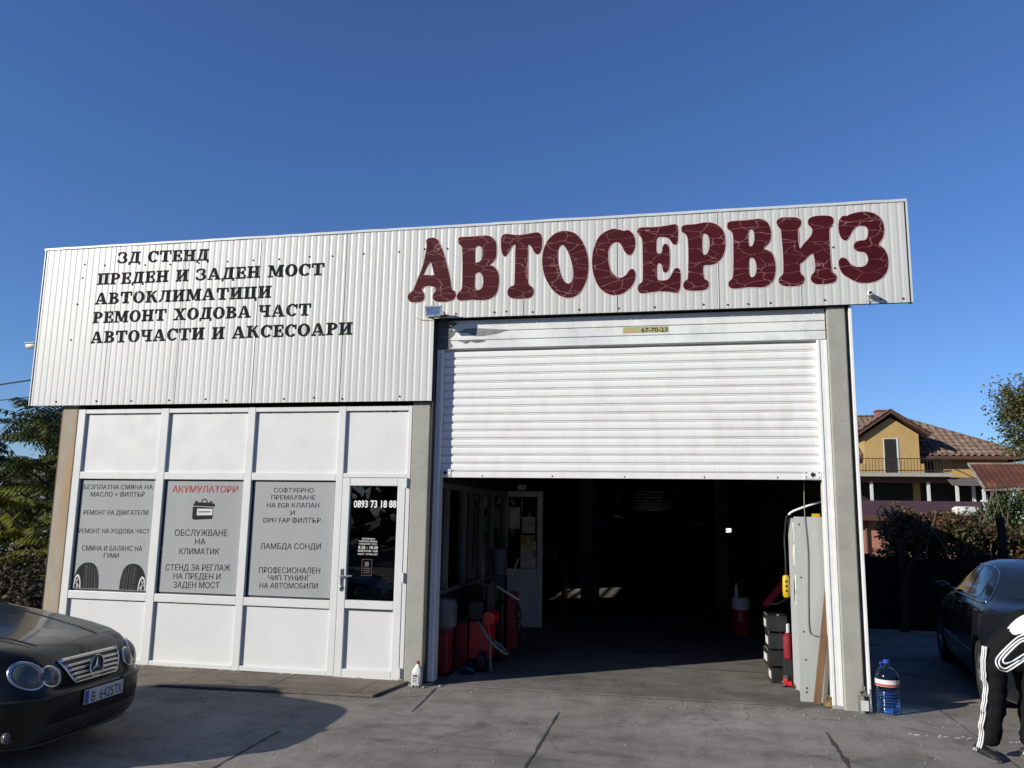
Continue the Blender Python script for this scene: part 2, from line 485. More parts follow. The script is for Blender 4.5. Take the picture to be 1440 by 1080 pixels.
def slab_text(name, body, x0, x1, zb, zt, y, mat, parent, zr=None):
    w = 0; pos = []
    for ch in body:
        if ch == ' ': w += .52; continue
        pos.append((ch, w)); w += GL[ch][0] + .10
    w -= .10
    sx = (x1 - x0) / w; h = zt - zb
    mb = MB()
    dz = 0 if zr is None else (zr - zb) / (x1 - x0)
    for ch, p in pos:
        jz = random.uniform(-.012, .012); 
        for i, poly in enumerate(GL[ch][1]):
            yy = y - 0.0004 * i
            mb.flat([poly], lambda a, b: (x0 + (p + a) * sx, yy, zb + (b + jz) * h + dz * (p + a) * sx))
    return mb.build(name, mat, parent)

# ------------------------------------------------------------------ ground
M['gfloor'] = ground_mat('shaded_oily_garage_floor', (0.17, 0.158, 0.142), (0.22, 0.20, 0.182))  # oil-stained concrete, base also darkened in place of interior shade
def ground_sheet():
    mb = MB()
    S = [-400, -60, -20, 20, 60, 400]
    V = [(x, y, 0) for y in S for x in S]
    n = len(S)
    mb.add(V, [(j * n + i, j * n + i + 1, (j + 1) * n + i + 1, (j + 1) * n + i) for j in range(n - 1) for i in range(n - 1)])
    return tag(mb.build("ground", M['ground']), kind="structure")
ground_sheet()
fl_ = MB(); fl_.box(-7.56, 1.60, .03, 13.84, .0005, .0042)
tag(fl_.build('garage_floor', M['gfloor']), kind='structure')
pv = MB()
pv.prism([(-8.6, -0.95), (-5.6, -0.93), (-3.08, -0.80), (-2.96, -0.02), (-8.6, -0.02)], 'z', 0.002, 0.028)
tag(pv.build("pavement", M['pavement'], bevel=0.008), kind="structure")
def joint(pts, w=0.016):
    mb = MB()
    P = [Vector((p[0], p[1], 0.0042)) for p in pts]
    q = []
    for i in range(len(P) - 1):
        n = max(2, int((P[i + 1] - P[i]).length / 0.10))
        q += [P[i].lerp(P[i + 1], k / n) for k in range(n)]
    q.append(P[-1])
    V = []
    for i, p in enumerate(q):
        d = (q[min(i + 1, len(q) - 1)] - q[max(i - 1, 0)]).normalized()
        s = Vector((-d.y, d.x, 0)); j = random.uniform(-.006, .006)
        k = w * random.uniform(.12, .55)
        V += [p + s * (j + k), p + s * (j - k)]
    mb.add(V, [(2 * i, 2 * i + 1, 2 * i + 3, 2 * i + 2) for i in range(len(q) - 1)])
    return tag(mb.build("ground_joint", M['joint']), kind="structure")
joint([(-2.52, -1.25), (-2.61, -.16)], .026)
joint([(-1.17, -.9), (-1.15, -6)], .026)
joint([(1.225, -1.0), (1.20, -6)], .05)
joint([(2.48, 0.9), (2.50, -.85), (2.5, -4)], .014)
joint([(-3.38, -2.2), (-3.30, -6)], .03)
joint([(-2.6, -.02), (-.6, -.04), (.3, -.05), (1.38, -.02)], .014)
joint([(-3.02, -.82), (-2.58, -.55)], .012)
for k in range(5):
    x = -7.3 + k * 1.0
    # plank seams of the paving strip
    mbj = MB(); mbj.box(x, x + .006, -.90 + .03 * k * .9, -.03, .0282, .0296)
    tag(mbj.build("pavement_joint", M['joint']), kind="structure")

# worn paint streak on the ground by the right pillar
# ------------------------------------------------------------------ workshop building
W = thing("auto_workshop", (-2.9, 0, 0), "white clad car workshop with red Cyrillic lettering and half raised roller shutter", "building")
FY = -0.10
XL, XM, XR = -8.147, -2.795, 2.37
ZT, ZL, ZR = 5.20, 3.131, 4.098
M['screw'] = simple('dark_screw', (.045, .043, .04), .5, .3, .3, 30)
def corrugated():
    mb = MB()
    per = .0855
    prof = [(0, -.1025), (.046, -.1025), (.060, -.1001), (.074, -.1001), (.0855, -.1025)]
    def pieces(x0, x1, z0, z1, ph):
        xs = []
        k = 0
        x = x0
        pts = []
        base = x0 - ph
        while base < x1:
            for dx, y in prof[:-1]:
                xx = base + dx
                if x0 <= xx <= x1: pts.append((xx, y))
            base += per
        pts = [(x0, -.1025)] + pts + [(x1, -.1025)]
        V = [(p[0], p[1], z0) for p in pts] + [(p[0], p[1], z1) for p in pts]
        n = len(pts)
        mb.add(V, [(i, i + 1, n + i + 1, n + i) for i in range(n - 1)])
    # sheets overlap by a small lip: each sheet sits a hair in or out
    seams = [XL, -7.10, -6.085, -5.05, -3.915, XM]
    for a, b in zip(seams[:-1], seams[1:]):
        pieces(a + .004, b - .004, ZL, ZT, random.uniform(0, .03))
    seams = [XM, -1.72, -.655, .447, 1.30, XR]
    for a, b in zip(seams[:-1], seams[1:]):
        pieces(a + .004, b - .004, ZR, ZT, random.uniform(0, .03))
    mb.cur = 1
    # screws
    def screw(x, z): mb.ball((x, -.1045, z), .0115, .010, .0115, 8, 5)
    x = XL + .35
    while x < XM: screw(x + random.uniform(-.1, .1), ZL + .045 + random.uniform(-.01, .01)); x += random.choice([.42, .5, .62])
    x = XM + .25
    while x < XR - .1: screw(x + random.uniform(-.1, .1), ZR + .045 + random.uniform(-.008, .012)); x += random.choice([.22, .4, .55])
    for x, z in [(-7.55, 4.98), (-7.56, 4.80), (-7.6, 4.45), (-7.64, 3.98), (-7.25, 4.955), (-6.66, 4.93), (-6.3, 4.92), (-5.9, 4.92), (-5.5, 4.92), (-5.15, 4.92), (-4.8, 4.915), (-4.4, 4.93), (-4.1, 4.92), (-3.7, 4.93), (-3.25, 4.93), (-2.93, 4.95), (-2.65, 4.94), (1.63, 4.97), (1.64, 4.73), (1.645, 4.50)]:
        screw(x, z)
    return mb.build("fascia", [M['fascia'], M['screw']], W)
fascia = corrugated()
# backing, soffit and edge trims of the fascia
mb = MB()
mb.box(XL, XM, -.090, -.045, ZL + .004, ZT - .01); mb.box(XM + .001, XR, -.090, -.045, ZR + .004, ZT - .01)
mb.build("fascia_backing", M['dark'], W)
mb = MB()
xs_ = [XL - .03 + (XR - XL + .06) * i / 60 for i in range(61)]; dz_ = [random.uniform(-.0022, .0022) for _ in xs_]; dy_ = [random.uniform(-.004, .002) for _ in xs_]
V_ = []
for x, a, b in zip(xs_, dz_, dy_): V_ += [(x, -.112 + b, ZT - .004 + a), (x, -.112 + b, ZT + .028 + a), (x, .12, ZT + .03 + a), (x, .12, ZT - .004 + a)]
F_ = [(4 * i + k, 4 * i + (k + 1) % 4, 4 * i + 4 + (k + 1) % 4, 4 * i + 4 + k) for i in range(60) for k in range(4)] + [(3, 2, 1, 0), (240, 241, 242, 243)]
mb.add(V_, F_)
mb.build("coping", M['trim'], W, bevel=.004)
mb = MB()
mb.box(XL - .012, XL + .0, -.112, -.03, ZL, ZT - .004); mb.box(XR + .012, XR + .03, -.108, -.02, ZR, ZT - .004)
mb.box(XM - .002, XM + .014, -.115, -.03, ZL - .004, ZR - .001)
mb.build("edge_trim", M['trim'], W)
mb = MB()
mb.box(XR + .0005, XR + .012, -.100, -.03, ZR, ZT - .004)
mb.box(XM + .0145, XM + .030, -.098, -.02, .02, ZR - .004)
mb.build("dark_gap", M['black'], W)

BIG = [[[(-2.904,5.049),(-2.883,5.072),(-2.837,5.077),(-2.786,5.061),(-2.753,5.014),(-2.704,4.902),(-2.664,4.773),(-2.613,4.59),(-2.586,4.446),(-2.545,4.408),(-2.535,4.363),(-2.561,4.32),(-2.623,4.301),(-2.704,4.299),(-2.776,4.314),(-2.802,4.347),(-2.797,4.392),(-2.771,4.426),(-2.781,4.472),(-2.827,4.495),(-2.9,4.495),(-2.948,4.464),(-2.947,4.434),(-2.92,4.397),(-2.918,4.343),(-2.948,4.313),(-3.012,4.305),(-3.076,4.315),(-3.108,4.35),(-3.103,4.398),(-3.053,4.438),(-3.033,4.482),(-2.986,4.607),(-2.936,4.75),(-2.905,4.912),(-2.897,4.994)],[(-2.855,4.782),(-2.83,4.754),(-2.809,4.671),(-2.799,4.62),(-2.877,4.624),(-2.928,4.631),(-2.907,4.694),(-2.881,4.747)]],
[[(-2.512,5.037),(-2.5,5.064),(-2.455,5.065),(-2.347,5.065),(-2.186,5.068),(-2.115,5.043),(-2.069,4.986),(-2.058,4.887),(-2.066,4.797),(-2.109,4.737),(-2.152,4.716),(-2.09,4.691),(-2.039,4.627),(-2.022,4.546),(-2.029,4.44),(-2.057,4.362),(-2.117,4.317),(-2.205,4.301),(-2.329,4.311),(-2.453,4.305),(-2.498,4.317),(-2.512,4.353),(-2.491,4.397),(-2.453,4.44),(-2.449,4.565),(-2.452,4.745),(-2.46,4.907),(-2.471,4.962),(-2.504,4.991)],[(-2.308,4.927),(-2.282,4.952),(-2.246,4.947),(-2.222,4.904),(-2.22,4.823),(-2.237,4.77),(-2.272,4.75),(-2.304,4.755),(-2.311,4.828)],[(-2.301,4.612),(-2.266,4.632),(-2.23,4.618),(-2.206,4.572),(-2.201,4.501),(-2.217,4.439),(-2.252,4.418),(-2.287,4.419),(-2.306,4.47),(-2.305,4.559)]],
[[(-1.995,5.0),(-1.991,5.045),(-1.965,5.07),(-1.921,5.072),(-1.815,5.053),(-1.692,5.059),(-1.588,5.073),(-1.545,5.056),(-1.523,5.01),(-1.524,4.912),(-1.542,4.842),(-1.571,4.821),(-1.599,4.842),(-1.63,4.9),(-1.656,4.934),(-1.682,4.93),(-1.686,4.85),(-1.688,4.69),(-1.682,4.531),(-1.671,4.46),(-1.624,4.415),(-1.613,4.37),(-1.631,4.322),(-1.683,4.303),(-1.769,4.301),(-1.856,4.31),(-1.899,4.342),(-1.906,4.391),(-1.884,4.434),(-1.832,4.458),(-1.825,4.555),(-1.824,4.714),(-1.824,4.875),(-1.822,4.937),(-1.848,4.947),(-1.883,4.913),(-1.925,4.835),(-1.951,4.815),(-1.976,4.838),(-1.992,4.91)]],
[[(-1.235,5.07),(-1.14,5.037),(-1.064,4.95),(-1.008,4.815),(-0.987,4.674),(-0.996,4.535),(-1.037,4.416),(-1.104,4.324),(-1.188,4.291),(-1.273,4.305),(-1.358,4.36),(-1.436,4.468),(-1.488,4.593),(-1.507,4.734),(-1.491,4.866),(-1.44,4.979),(-1.363,5.046),(-1.295,5.07)],[(-1.28,4.913),(-1.234,4.87),(-1.19,4.771),(-1.156,4.63),(-1.152,4.525),(-1.181,4.46),(-1.219,4.45),(-1.265,4.487),(-1.305,4.584),(-1.332,4.708),(-1.336,4.814),(-1.319,4.884)]],
[[(-0.474,4.979),(-0.529,5.04),(-0.584,5.035),(-0.682,5.064),(-0.779,5.04),(-0.863,4.971),(-0.92,4.828),(-0.934,4.669),(-0.911,4.524),(-0.85,4.391),(-0.754,4.316),(-0.644,4.303),(-0.547,4.35),(-0.479,4.433),(-0.459,4.518),(-0.477,4.576),(-0.513,4.577),(-0.552,4.522),(-0.615,4.487),(-0.684,4.513),(-0.739,4.588),(-0.761,4.69),(-0.76,4.82),(-0.724,4.891),(-0.668,4.917),(-0.613,4.891),(-0.572,4.81),(-0.531,4.759),(-0.49,4.777),(-0.462,4.848),(-0.461,4.92)]],
[[(-0.426,5.034),(-0.408,5.058),(-0.353,5.062),(-0.233,5.058),(-0.113,5.067),(-0.023,5.079),(0.006,5.066),(0.014,5.009),(0.01,4.908),(-0.003,4.861),(-0.023,4.853),(-0.044,4.873),(-0.067,4.912),(-0.103,4.939),(-0.156,4.951),(-0.204,4.945),(-0.222,4.914),(-0.226,4.845),(-0.226,4.782),(-0.207,4.752),(-0.177,4.75),(-0.155,4.765),(-0.146,4.828),(-0.128,4.855),(-0.104,4.851),(-0.087,4.812),(-0.082,4.711),(-0.087,4.611),(-0.102,4.556),(-0.126,4.536),(-0.144,4.551),(-0.152,4.602),(-0.172,4.64),(-0.202,4.644),(-0.22,4.618),(-0.224,4.53),(-0.218,4.461),(-0.193,4.439),(-0.133,4.436),(-0.086,4.455),(-0.05,4.51),(-0.025,4.558),(-0.001,4.572),(0.022,4.556),(0.033,4.494),(0.028,4.37),(0.008,4.311),(-0.018,4.3),(-0.088,4.315),(-0.182,4.323),(-0.277,4.318),(-0.372,4.309),(-0.414,4.324),(-0.426,4.358),(-0.413,4.401),(-0.377,4.431),(-0.368,4.487),(-0.366,4.637),(-0.367,4.827),(-0.373,4.929),(-0.396,4.975),(-0.423,5.008)]],
[[(0.063,5.031),(0.077,5.058),(0.125,5.066),(0.208,5.067),(0.314,5.08),(0.395,5.069),(0.459,5.033),(0.504,4.968),(0.521,4.88),(0.516,4.781),(0.491,4.695),(0.438,4.63),(0.373,4.602),(0.292,4.599),(0.277,4.557),(0.278,4.495),(0.288,4.439),(0.323,4.413),(0.333,4.375),(0.315,4.333),(0.263,4.317),(0.193,4.316),(0.112,4.323),(0.077,4.349),(0.072,4.387),(0.09,4.423),(0.12,4.446),(0.127,4.551),(0.133,4.713),(0.131,4.864),(0.123,4.933),(0.1,4.972),(0.067,4.993)],[(0.285,4.949),(0.305,4.959),(0.334,4.946),(0.354,4.908),(0.361,4.839),(0.351,4.771),(0.329,4.724),(0.3,4.711),(0.281,4.731),(0.276,4.793),(0.278,4.881)]],
[[(0.556,5.035),(0.571,5.071),(0.636,5.079),(0.767,5.08),(0.898,5.086),(0.974,5.039),(1.004,4.939),(0.988,4.828),(0.926,4.752),(1.002,4.701),(1.036,4.588),(1.032,4.464),(0.991,4.369),(0.913,4.326),(0.772,4.332),(0.616,4.322),(0.56,4.341),(0.556,4.388),(0.599,4.442),(0.61,4.567),(0.615,4.763),(0.616,4.904),(0.602,4.962),(0.563,4.998)],[(0.782,4.965),(0.811,4.978),(0.834,4.943),(0.836,4.858),(0.816,4.795),(0.785,4.782),(0.77,4.817),(0.77,4.91)],[(0.773,4.643),(0.807,4.658),(0.842,4.612),(0.849,4.514),(0.827,4.451),(0.795,4.433),(0.768,4.462),(0.765,4.546)]],
[[(1.077,5.039),(1.09,5.07),(1.132,5.087),(1.203,5.087),(1.273,5.079),(1.313,5.057),(1.321,5.018),(1.305,4.98),(1.286,4.955),(1.282,4.859),(1.288,4.77),(1.3,4.718),(1.319,4.742),(1.356,4.791),(1.404,4.84),(1.435,4.889),(1.443,4.94),(1.427,4.973),(1.405,5.0),(1.403,5.039),(1.425,5.069),(1.484,5.085),(1.565,5.084),(1.628,5.072),(1.65,5.043),(1.648,5.005),(1.624,4.968),(1.605,4.931),(1.6,4.816),(1.602,4.664),(1.605,4.538),(1.618,4.456),(1.649,4.423),(1.656,4.392),(1.639,4.355),(1.59,4.339),(1.521,4.333),(1.453,4.338),(1.414,4.365),(1.406,4.403),(1.423,4.44),(1.447,4.47),(1.456,4.545),(1.448,4.634),(1.434,4.673),(1.409,4.668),(1.361,4.626),(1.318,4.584),(1.294,4.566),(1.289,4.503),(1.296,4.452),(1.324,4.419),(1.328,4.381),(1.309,4.344),(1.262,4.327),(1.187,4.324),(1.117,4.334),(1.083,4.36),(1.078,4.398),(1.097,4.429),(1.124,4.46),(1.131,4.561),(1.131,4.714),(1.124,4.868),(1.118,4.959),(1.093,4.992)]],
[[(1.724,5.032),(1.755,5.069),(1.795,5.066),(1.83,5.083),(1.911,5.101),(1.985,5.102),(2.058,5.082),(2.117,5.034),(2.147,4.963),(2.151,4.887),(2.134,4.812),(2.091,4.74),(2.138,4.687),(2.17,4.611),(2.174,4.523),(2.153,4.438),(2.099,4.372),(2.031,4.338),(1.941,4.327),(1.851,4.346),(1.764,4.403),(1.731,4.432),(1.705,4.483),(1.693,4.547),(1.704,4.59),(1.733,4.604),(1.767,4.587),(1.798,4.535),(1.848,4.502),(1.904,4.493),(1.955,4.509),(1.986,4.557),(1.983,4.62),(1.952,4.662),(1.901,4.674),(1.863,4.695),(1.853,4.733),(1.872,4.77),(1.918,4.784),(1.969,4.79),(1.998,4.839),(2.003,4.908),(1.977,4.947),(1.927,4.96),(1.875,4.947),(1.839,4.905),(1.807,4.849),(1.783,4.813),(1.754,4.808),(1.727,4.841),(1.71,4.912),(1.711,4.982)]]]

# cracked vinyl letters
def vinyl():
    m, nt, bs = newmat("cracked_red_vinyl")
    v = coords(nt, (.75, 1.0, 1.75))
    vo = nt.nodes.new("ShaderNodeTexVoronoi"); vo.feature = 'DISTANCE_TO_EDGE'; vo.inputs["Scale"].default_value = 5.2
    vo.inputs["Randomness"].default_value = .9
    nn = nt.nodes.new("ShaderNodeTexNoise"); nn.inputs["Scale"].default_value = 9; nn.inputs["Detail"].default_value = 4
    nt.links.new(v, nn.inputs["Vector"])
    ad = nt.nodes.new("ShaderNodeMixRGB"); ad.blend_type = 'ADD'; ad.inputs[0].default_value = .09
    nt.links.new(v, ad.inputs[1]); nt.links.new(nn.outputs["Color"], ad.inputs[2]); nt.links.new(ad.outputs[0], vo.inputs["Vector"])
    k = ramp(nt, vo.outputs["Distance"], [(0.005, .75), (0.017, 0.0)])
    k = mix(nt, 1.0, k, ramp(nt, noise(nt, v, 2.6, 3), [(.36, .35), (.60, 1.0)]), 'MULTIPLY')
    base = ramp(nt, noise(nt, v, 2, 4), [(.3, (.044, .0038, .008)), (.7, (.060, .006, .011))])
    c = mix(nt, k, base, (.36, .19, .18))
    nt.links.new(c, bs.inputs["Base Color"]); bs.inputs["Roughness"].default_value = .6; bs.inputs["Specular IOR Level"].default_value = .12
    return m
M['vinyl'] = vinyl()
M['pink'] = simple('faded_pink_outline', (.66, .50, .48), .6, 0, .1, 5)
def offset_loop(P, d):
    n = len(P)
    area = sum(P[i].x * P[(i + 1) % n].y - P[(i + 1) % n].x * P[i].y for i in range(n))
    s = 1 if area > 0 else -1
    out = []
    for i in range(n):
        t = (P[(i + 1) % n] - P[i - 1]).normalized()
        out.append(P[i] + Vector((t.y, -t.x)) * d * s)
    return out
for loops in BIG:
    sm = [cr(lp, 4) for lp in loops]
    mb = MB(); mb.flat([offset_loop(sm[0], .006)] + [offset_loop(h, -.003) for h in sm[1:]], lambda a, b: (a, -.1062, b))
    big = mb.build("letter", M['vinyl'], fascia)
    mb = MB(); outl = [offset_loop(sm[0], .014)] + [offset_loop(h, -.009) for h in sm[1:]]
    mb.flat(outl, lambda a, b: (a, -.1046, b))
    mb.build("letter_outline", M['pink'], fascia)
# faded stencil lines
def faded():
    m, nt, bs = newmat("faded_black_lettering")
    v = coords(nt); vs = coords(nt, (1, 1, .35))
    k = ramp(nt, noise(nt, vs, 38, 4, .7), [(.58, 0.0), (.68, .8)])
    k = mix(nt, 1.0, k, ramp(nt, noise(nt, v, 7, 2), [(.46, .0), (.62, 1.0)]), 'MULTIPLY')
    c = mix(nt, k, (.012, .012, .013), (.50, .49, .46))
    nt.links.new(c, bs.inputs["Base Color"]); bs.inputs["Roughness"].default_value = .8
    bs.inputs["Specular IOR Level"].default_value = .08
    return m
M['faded'] = faded()
for body, x0, x1, zb, zt, zr in [
    ("ЗД СТЕНД", -7.065, -5.767, 4.972, 5.124, 4.946), ("ПРЕДЕН И ЗАДЕН МОСТ", -7.335, -4.195, 4.694, 4.848, 4.688),
    ("АВТОКЛИМАТИЦИ", -7.340, -4.880, 4.434, 4.588, 4.428), ("РЕМОНТ ХОДОВА ЧАСТ", -7.345, -4.340, 4.188, 4.340, 4.188),
    ("АВТОЧАСТИ И АКСЕСОАРИ", -7.348, -3.797, 3.926, 4.080, 3.936)]:
    slab_text("lettering", body, x0, x1, zb, zt, -.1045, M['faded'], fascia, zr)

# columns
def column(x0, x1, y0, z1, mat):
    mb = MB(); mb.box(x0, x1, y0, y0 + .26, -.02, z1)
    return mb.build("column", mat, W, bevel=.012)
column(-7.700, -7.478, -.035, 3.128, M['conc_rust'])
column(-3.026, -2.815, -.035, 3.128, M['conc'])
column(1.552, 1.738, -.05, 4.092, M['conc'])
mb = MB(); mb.box(-7.725, -7.7005, -.02, .1, 0, 3.125); mb.box(1.7385, 1.772, -.0, .16, 0, 4.09)
mb.build("corner_gap", M['black'], W)
mb = MB(); mb.box(1.7725, 1.803, -.055, .14, .0, 4.09)
mb.build("corner_trim", M['rail'], W, bevel=.004)
# shell of the building
M['wall_out'] = simple('grey_sheet_wall', (.30, .31, .31), .5, 0, .1, 2)
mb = MB()
mb.box(1.62, 1.80, .165, 14, 0, 4.1)                 # right wall
mb.box(-7.72, -7.58, .25, 5.7, 0, 4.1); mb.box(-7.72, -7.58, 8.7, 14, 0, 4.1)
mb.box(-7.72, -7.58, 5.701, 8.699, 0, 2.35); mb.box(-7.72, -7.58, 5.701, 8.699, 3.05, 4.1)
mb.box(-7.579, 1.619, 13.85, 14, 0, 4.1)
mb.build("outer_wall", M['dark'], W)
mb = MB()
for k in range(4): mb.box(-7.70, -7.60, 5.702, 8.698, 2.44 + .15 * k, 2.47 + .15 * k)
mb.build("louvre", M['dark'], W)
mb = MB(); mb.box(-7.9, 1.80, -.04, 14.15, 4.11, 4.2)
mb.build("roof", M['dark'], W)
mb = MB()
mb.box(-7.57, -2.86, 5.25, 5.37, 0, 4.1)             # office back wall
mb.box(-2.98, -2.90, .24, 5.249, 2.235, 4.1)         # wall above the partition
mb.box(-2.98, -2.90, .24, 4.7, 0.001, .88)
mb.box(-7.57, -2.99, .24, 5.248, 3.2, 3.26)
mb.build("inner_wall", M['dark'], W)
M['pvc_dim'] = simple('shaded_partition_frame', (.20, .205, .205), .5, 0, .2, 4)  # white frame coloured dark to stand in for indoor shade
M['pvc_in'] = simple('pvc_grey_inside', (.78, .79, .78), .45, 0, .06, 4)
mb = MB()
for y in (.42, 1.11, 1.99, 2.98, 3.68, 4.62): mb.box(-2.99, -2.885, y - .04, y + .04, .93, 2.16)
mb.box(-2.992, -2.883, .24, 4.70, .881, .929); mb.box(-2.992, -2.883, .24, 4.70, 2.161, 2.234)
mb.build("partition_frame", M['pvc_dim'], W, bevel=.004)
M['glass_dark'] = glassmat('partition_glass', (.35, .38, .40))
mb = MB()
for a, b in ((.46, 1.07), (1.15, 1.95), (2.03, 2.94), (3.02, 3.64), (3.72, 4.58)): mb.box(-2.945, -2.935, a, b, .93, 2.16)
mb.build("partition_glass", M['glass_dark'], W)
# inner door, standing open square to the partition
idr = MB()
dx0, dx1, dy = -2.98, -2.29, 4.75
idr.box(dx0, dx0 + .09, dy, dy + .06, .02, 2.25); idr.box(dx1 - .09, dx1, dy, dy + .06, .02, 2.25)
for z0, z1 in ((.02, .12), (.86, .96), (2.16, 2.25)): idr.box(dx0 + .0905, dx1 - .0905, dy + .002, dy + .058, z0, z1)
idoor = idr.build("inner_door", M['pvc_in'], W, bevel=.005)
mb = MB(); mb.box(dx0 + .09, dx1 - .09, dy + .02, dy + .04, .12, .86); mb.build("door_panel", M['pvc_in'], idoor)
mb = MB(); mb.box(dx0 + .09, dx1 - .09, dy + .026, dy + .034, .96, 2.16); mb.build("door_glass", M['glass_dark'], idoor)
M['paper'] = simple('faded_papers', (.80, .77, .70), .7, 0, .35, 5)
M['paper2'] = simple('calendar_print', (.62, .42, .24), .7, 0, .6, 9)
mb = MB()
mb.box(-2.66, -2.40, dy + .012, dy + .018, .97, 1.42); mb.box(-2.64, -2.42, dy + .012, dy + .018, 1.55, 1.82); mb.box(-2.87, -2.68, dy + .012, dy + .018, 1.62, 1.98)
mb.build("notice", M['paper'], idoor)
mb = MB(); mb.box(-2.66, -2.42, dy + .006, dy + .0115, 1.34, 1.52); mb.build("calendar", M['paper2'], idoor)
mb = MB(); mb.box(-2.46, -2.40, dy - .01, dy - .0005, 1.15, 1.27); mb.tube([(-2.43, dy - .01, 1.22), (-2.43, dy - .05, 1.22), (-2.33, dy - .055, 1.22)], .01); mb.build("handle", M['steel'], idoor)
mb = MB(); mb.box(-2.72, -2.58, dy - .02, dy + .05, 2.27, 2.36); mb.build("junction_box", M['pvc_in'], W)

# ---- glazed shopfront
gf = MB()
ys, yb = -.032, .05
for a, b in ((-7.474, -7.372), (-6.300, -6.188), (-5.116, -5.018), (-3.940, -3.852), (-3.078 + .0, -3.030)): gf.box(a, b, ys, yb, .03, 3.088)
cols = [(-7.372, -6.300), (-6.188, -5.116), (-5.018, -3.940)]
for a, b in cols:
    for z0, z1 in ((.03, .085), (.760, .853), (2.212, 2.300), (3.030, 3.086)): gf.box(a + .0004, b - .0004, ys + .0025, yb - .001, z0, z1)
for z0, z1 in ((2.250, 2.300), (3.030, 3.086)): gf.box(-3.8516, -3.0784, ys + .0025, yb - .001, z0, z1)
gf.build("shopfront_frame", M['white_pvc'], W, bevel=.006)
mb = MB()
# grime and sealant along the top of each opening
for a, b in cols + [(-3.852, -3.078)]:
    for z in (3.030, .760) if (a, b) in cols else (3.030,):
        x = a + .01
        while x < b - .03:
            w = random.uniform(.01, .04); h = random.choice([.004, .006, .009, .016])
            mb.prism([(x, z - h), (x + w, z - h * random.uniform(.3, 1)), (x + w, z - .0005), (x, z - .0005)], 'y', -.004, -.0005)
            x += w + random.choice([0, .02, .05, .12])
        mb.box(a + .002, b - .002, -.0015, -.0004, z - .0055, z - .0002)
mb.build("seal", M['black'], W)
for a, b in cols:
    mb = MB(); mb.box(a - .01, b + .01, 0, .03, .08, .765); mb.build("wall_panel", M['white_pvc'], W)
    mb = MB(); mb.box(a - .01, b + .01, 0, .03, 2.295, 3.035); mb.build("wall_panel", M['white_pvc'], W)
mb = MB(); mb.box(-3.86, -3.07, 0, .03, 2.295, 3.035); mb.build("wall_panel", M['white_pvc'], W)
mb = MB()
x = -7.46
while x < -3.1:
    s_ = random.uniform(.003, .013) ; mb.ball((x, -.033 - random.uniform(0, .010), .026 + s_ * .3), s_ * random.uniform(1, 3), s_ * .7, s_ * .7, 7, 5); x += random.choice([.01, .015, .02, .05, .12, .25])
tag(mb.build("mortar", M['conc'], W), kind="stuff")
# posters on the window glass
posters = []
for a, b in cols:
    mb = MB(); mb.box(a + .028, b - .018, .004, .012, .875, 2.195)
    p = mb.build("window_poster", M['poster'], W); posters.append(p)
    mb = MB(); mb.box(a - .005, b + .005, .013, .02, .848, 2.217); mb.build("window_pane", M['black'], W)
T = lambda i, body, x0, x1, zb, zt, zr, mat='text_grey', off=.0: text_flat("lettering", body, x0, x1, zb, zt, .0025, M[mat], posters[i], off, None, zr)
T(0, "БЕЗПЛАТНА СМЯНА НА", -7.322, -6.352, 2.084, 2.140, 2.090); T(0, "МАСЛО + ФИЛТЪР", -7.214, -6.457, 1.992, 2.050, 1.999)
T(0, "РЕМОНТ НА ДВИГАТЕЛИ", -7.287, -6.386, 1.768, 1.826, 1.778); T(0, "РЕМОНТ НА ХОДОВА ЧАСТ", -7.333, -6.346, 1.543, 1.598, 1.556)
T(0, "СМЯНА И БАЛАНС НА", -7.262, -6.425, 1.331, 1.393, 1.344); T(0, "ГУМИ", -6.945, -6.741, 1.252, 1.308, 1.255)
T(1, "АКУМУЛАТОРИ", -6.080, -5.203, 2.057, 2.136, 2.062, 'text_red', .014); T(1, "ОБСЛУЖВАНЕ", -6.0, -5.298, 1.536, 1.613, 1.546)
T(1, "НА", -5.719, -5.583, 1.441, 1.510, 1.443); T(1, "КЛИМАТИК", -5.920, -5.389, 1.321, 1.392, 1.329)
T(1, "СТЕНД ЗА РЕГЛАЖ", -6.087, -5.233, 1.126, 1.199, 1.144); T(1, "НА ПРЕДЕН И", -5.972, -5.353, 1.028, 1.098, 1.041); T(1, "ЗАДЕН МОСТ", -5.963, -5.36, .926, .998, .940)
T(2, "СОФТУЕРНО", -4.735, -4.226, 2.069, 2.124, 2.072); T(2, "ПРЕМАХВАНЕ", -4.762, -4.201, 1.985, 2.038, 1.989); T(2, "НА EGR КЛАПАН", -4.812, -4.148, 1.892, 1.948, 1.898)
T(2, "И", -4.503, -4.452, 1.810, 1.861, 1.810); T(2, "DPF/ FAP ФИЛТЪР", -4.845, -4.119, 1.714, 1.773, 1.722); T(2, "ЛАМБДА СОНДИ", -4.862, -4.101, 1.408, 1.475, 1.421)
T(2, "ПРОФЕСИОНАЛЕН", -4.862, -4.093, 1.131, 1.199, 1.147); T(2, "ЧИП ТУНИНГ", -4.741, -4.216, 1.051, 1.112, 1.062); T(2, "НА АВТОМОБИЛИ", -4.842, -4.113, .958, 1.021, .977)
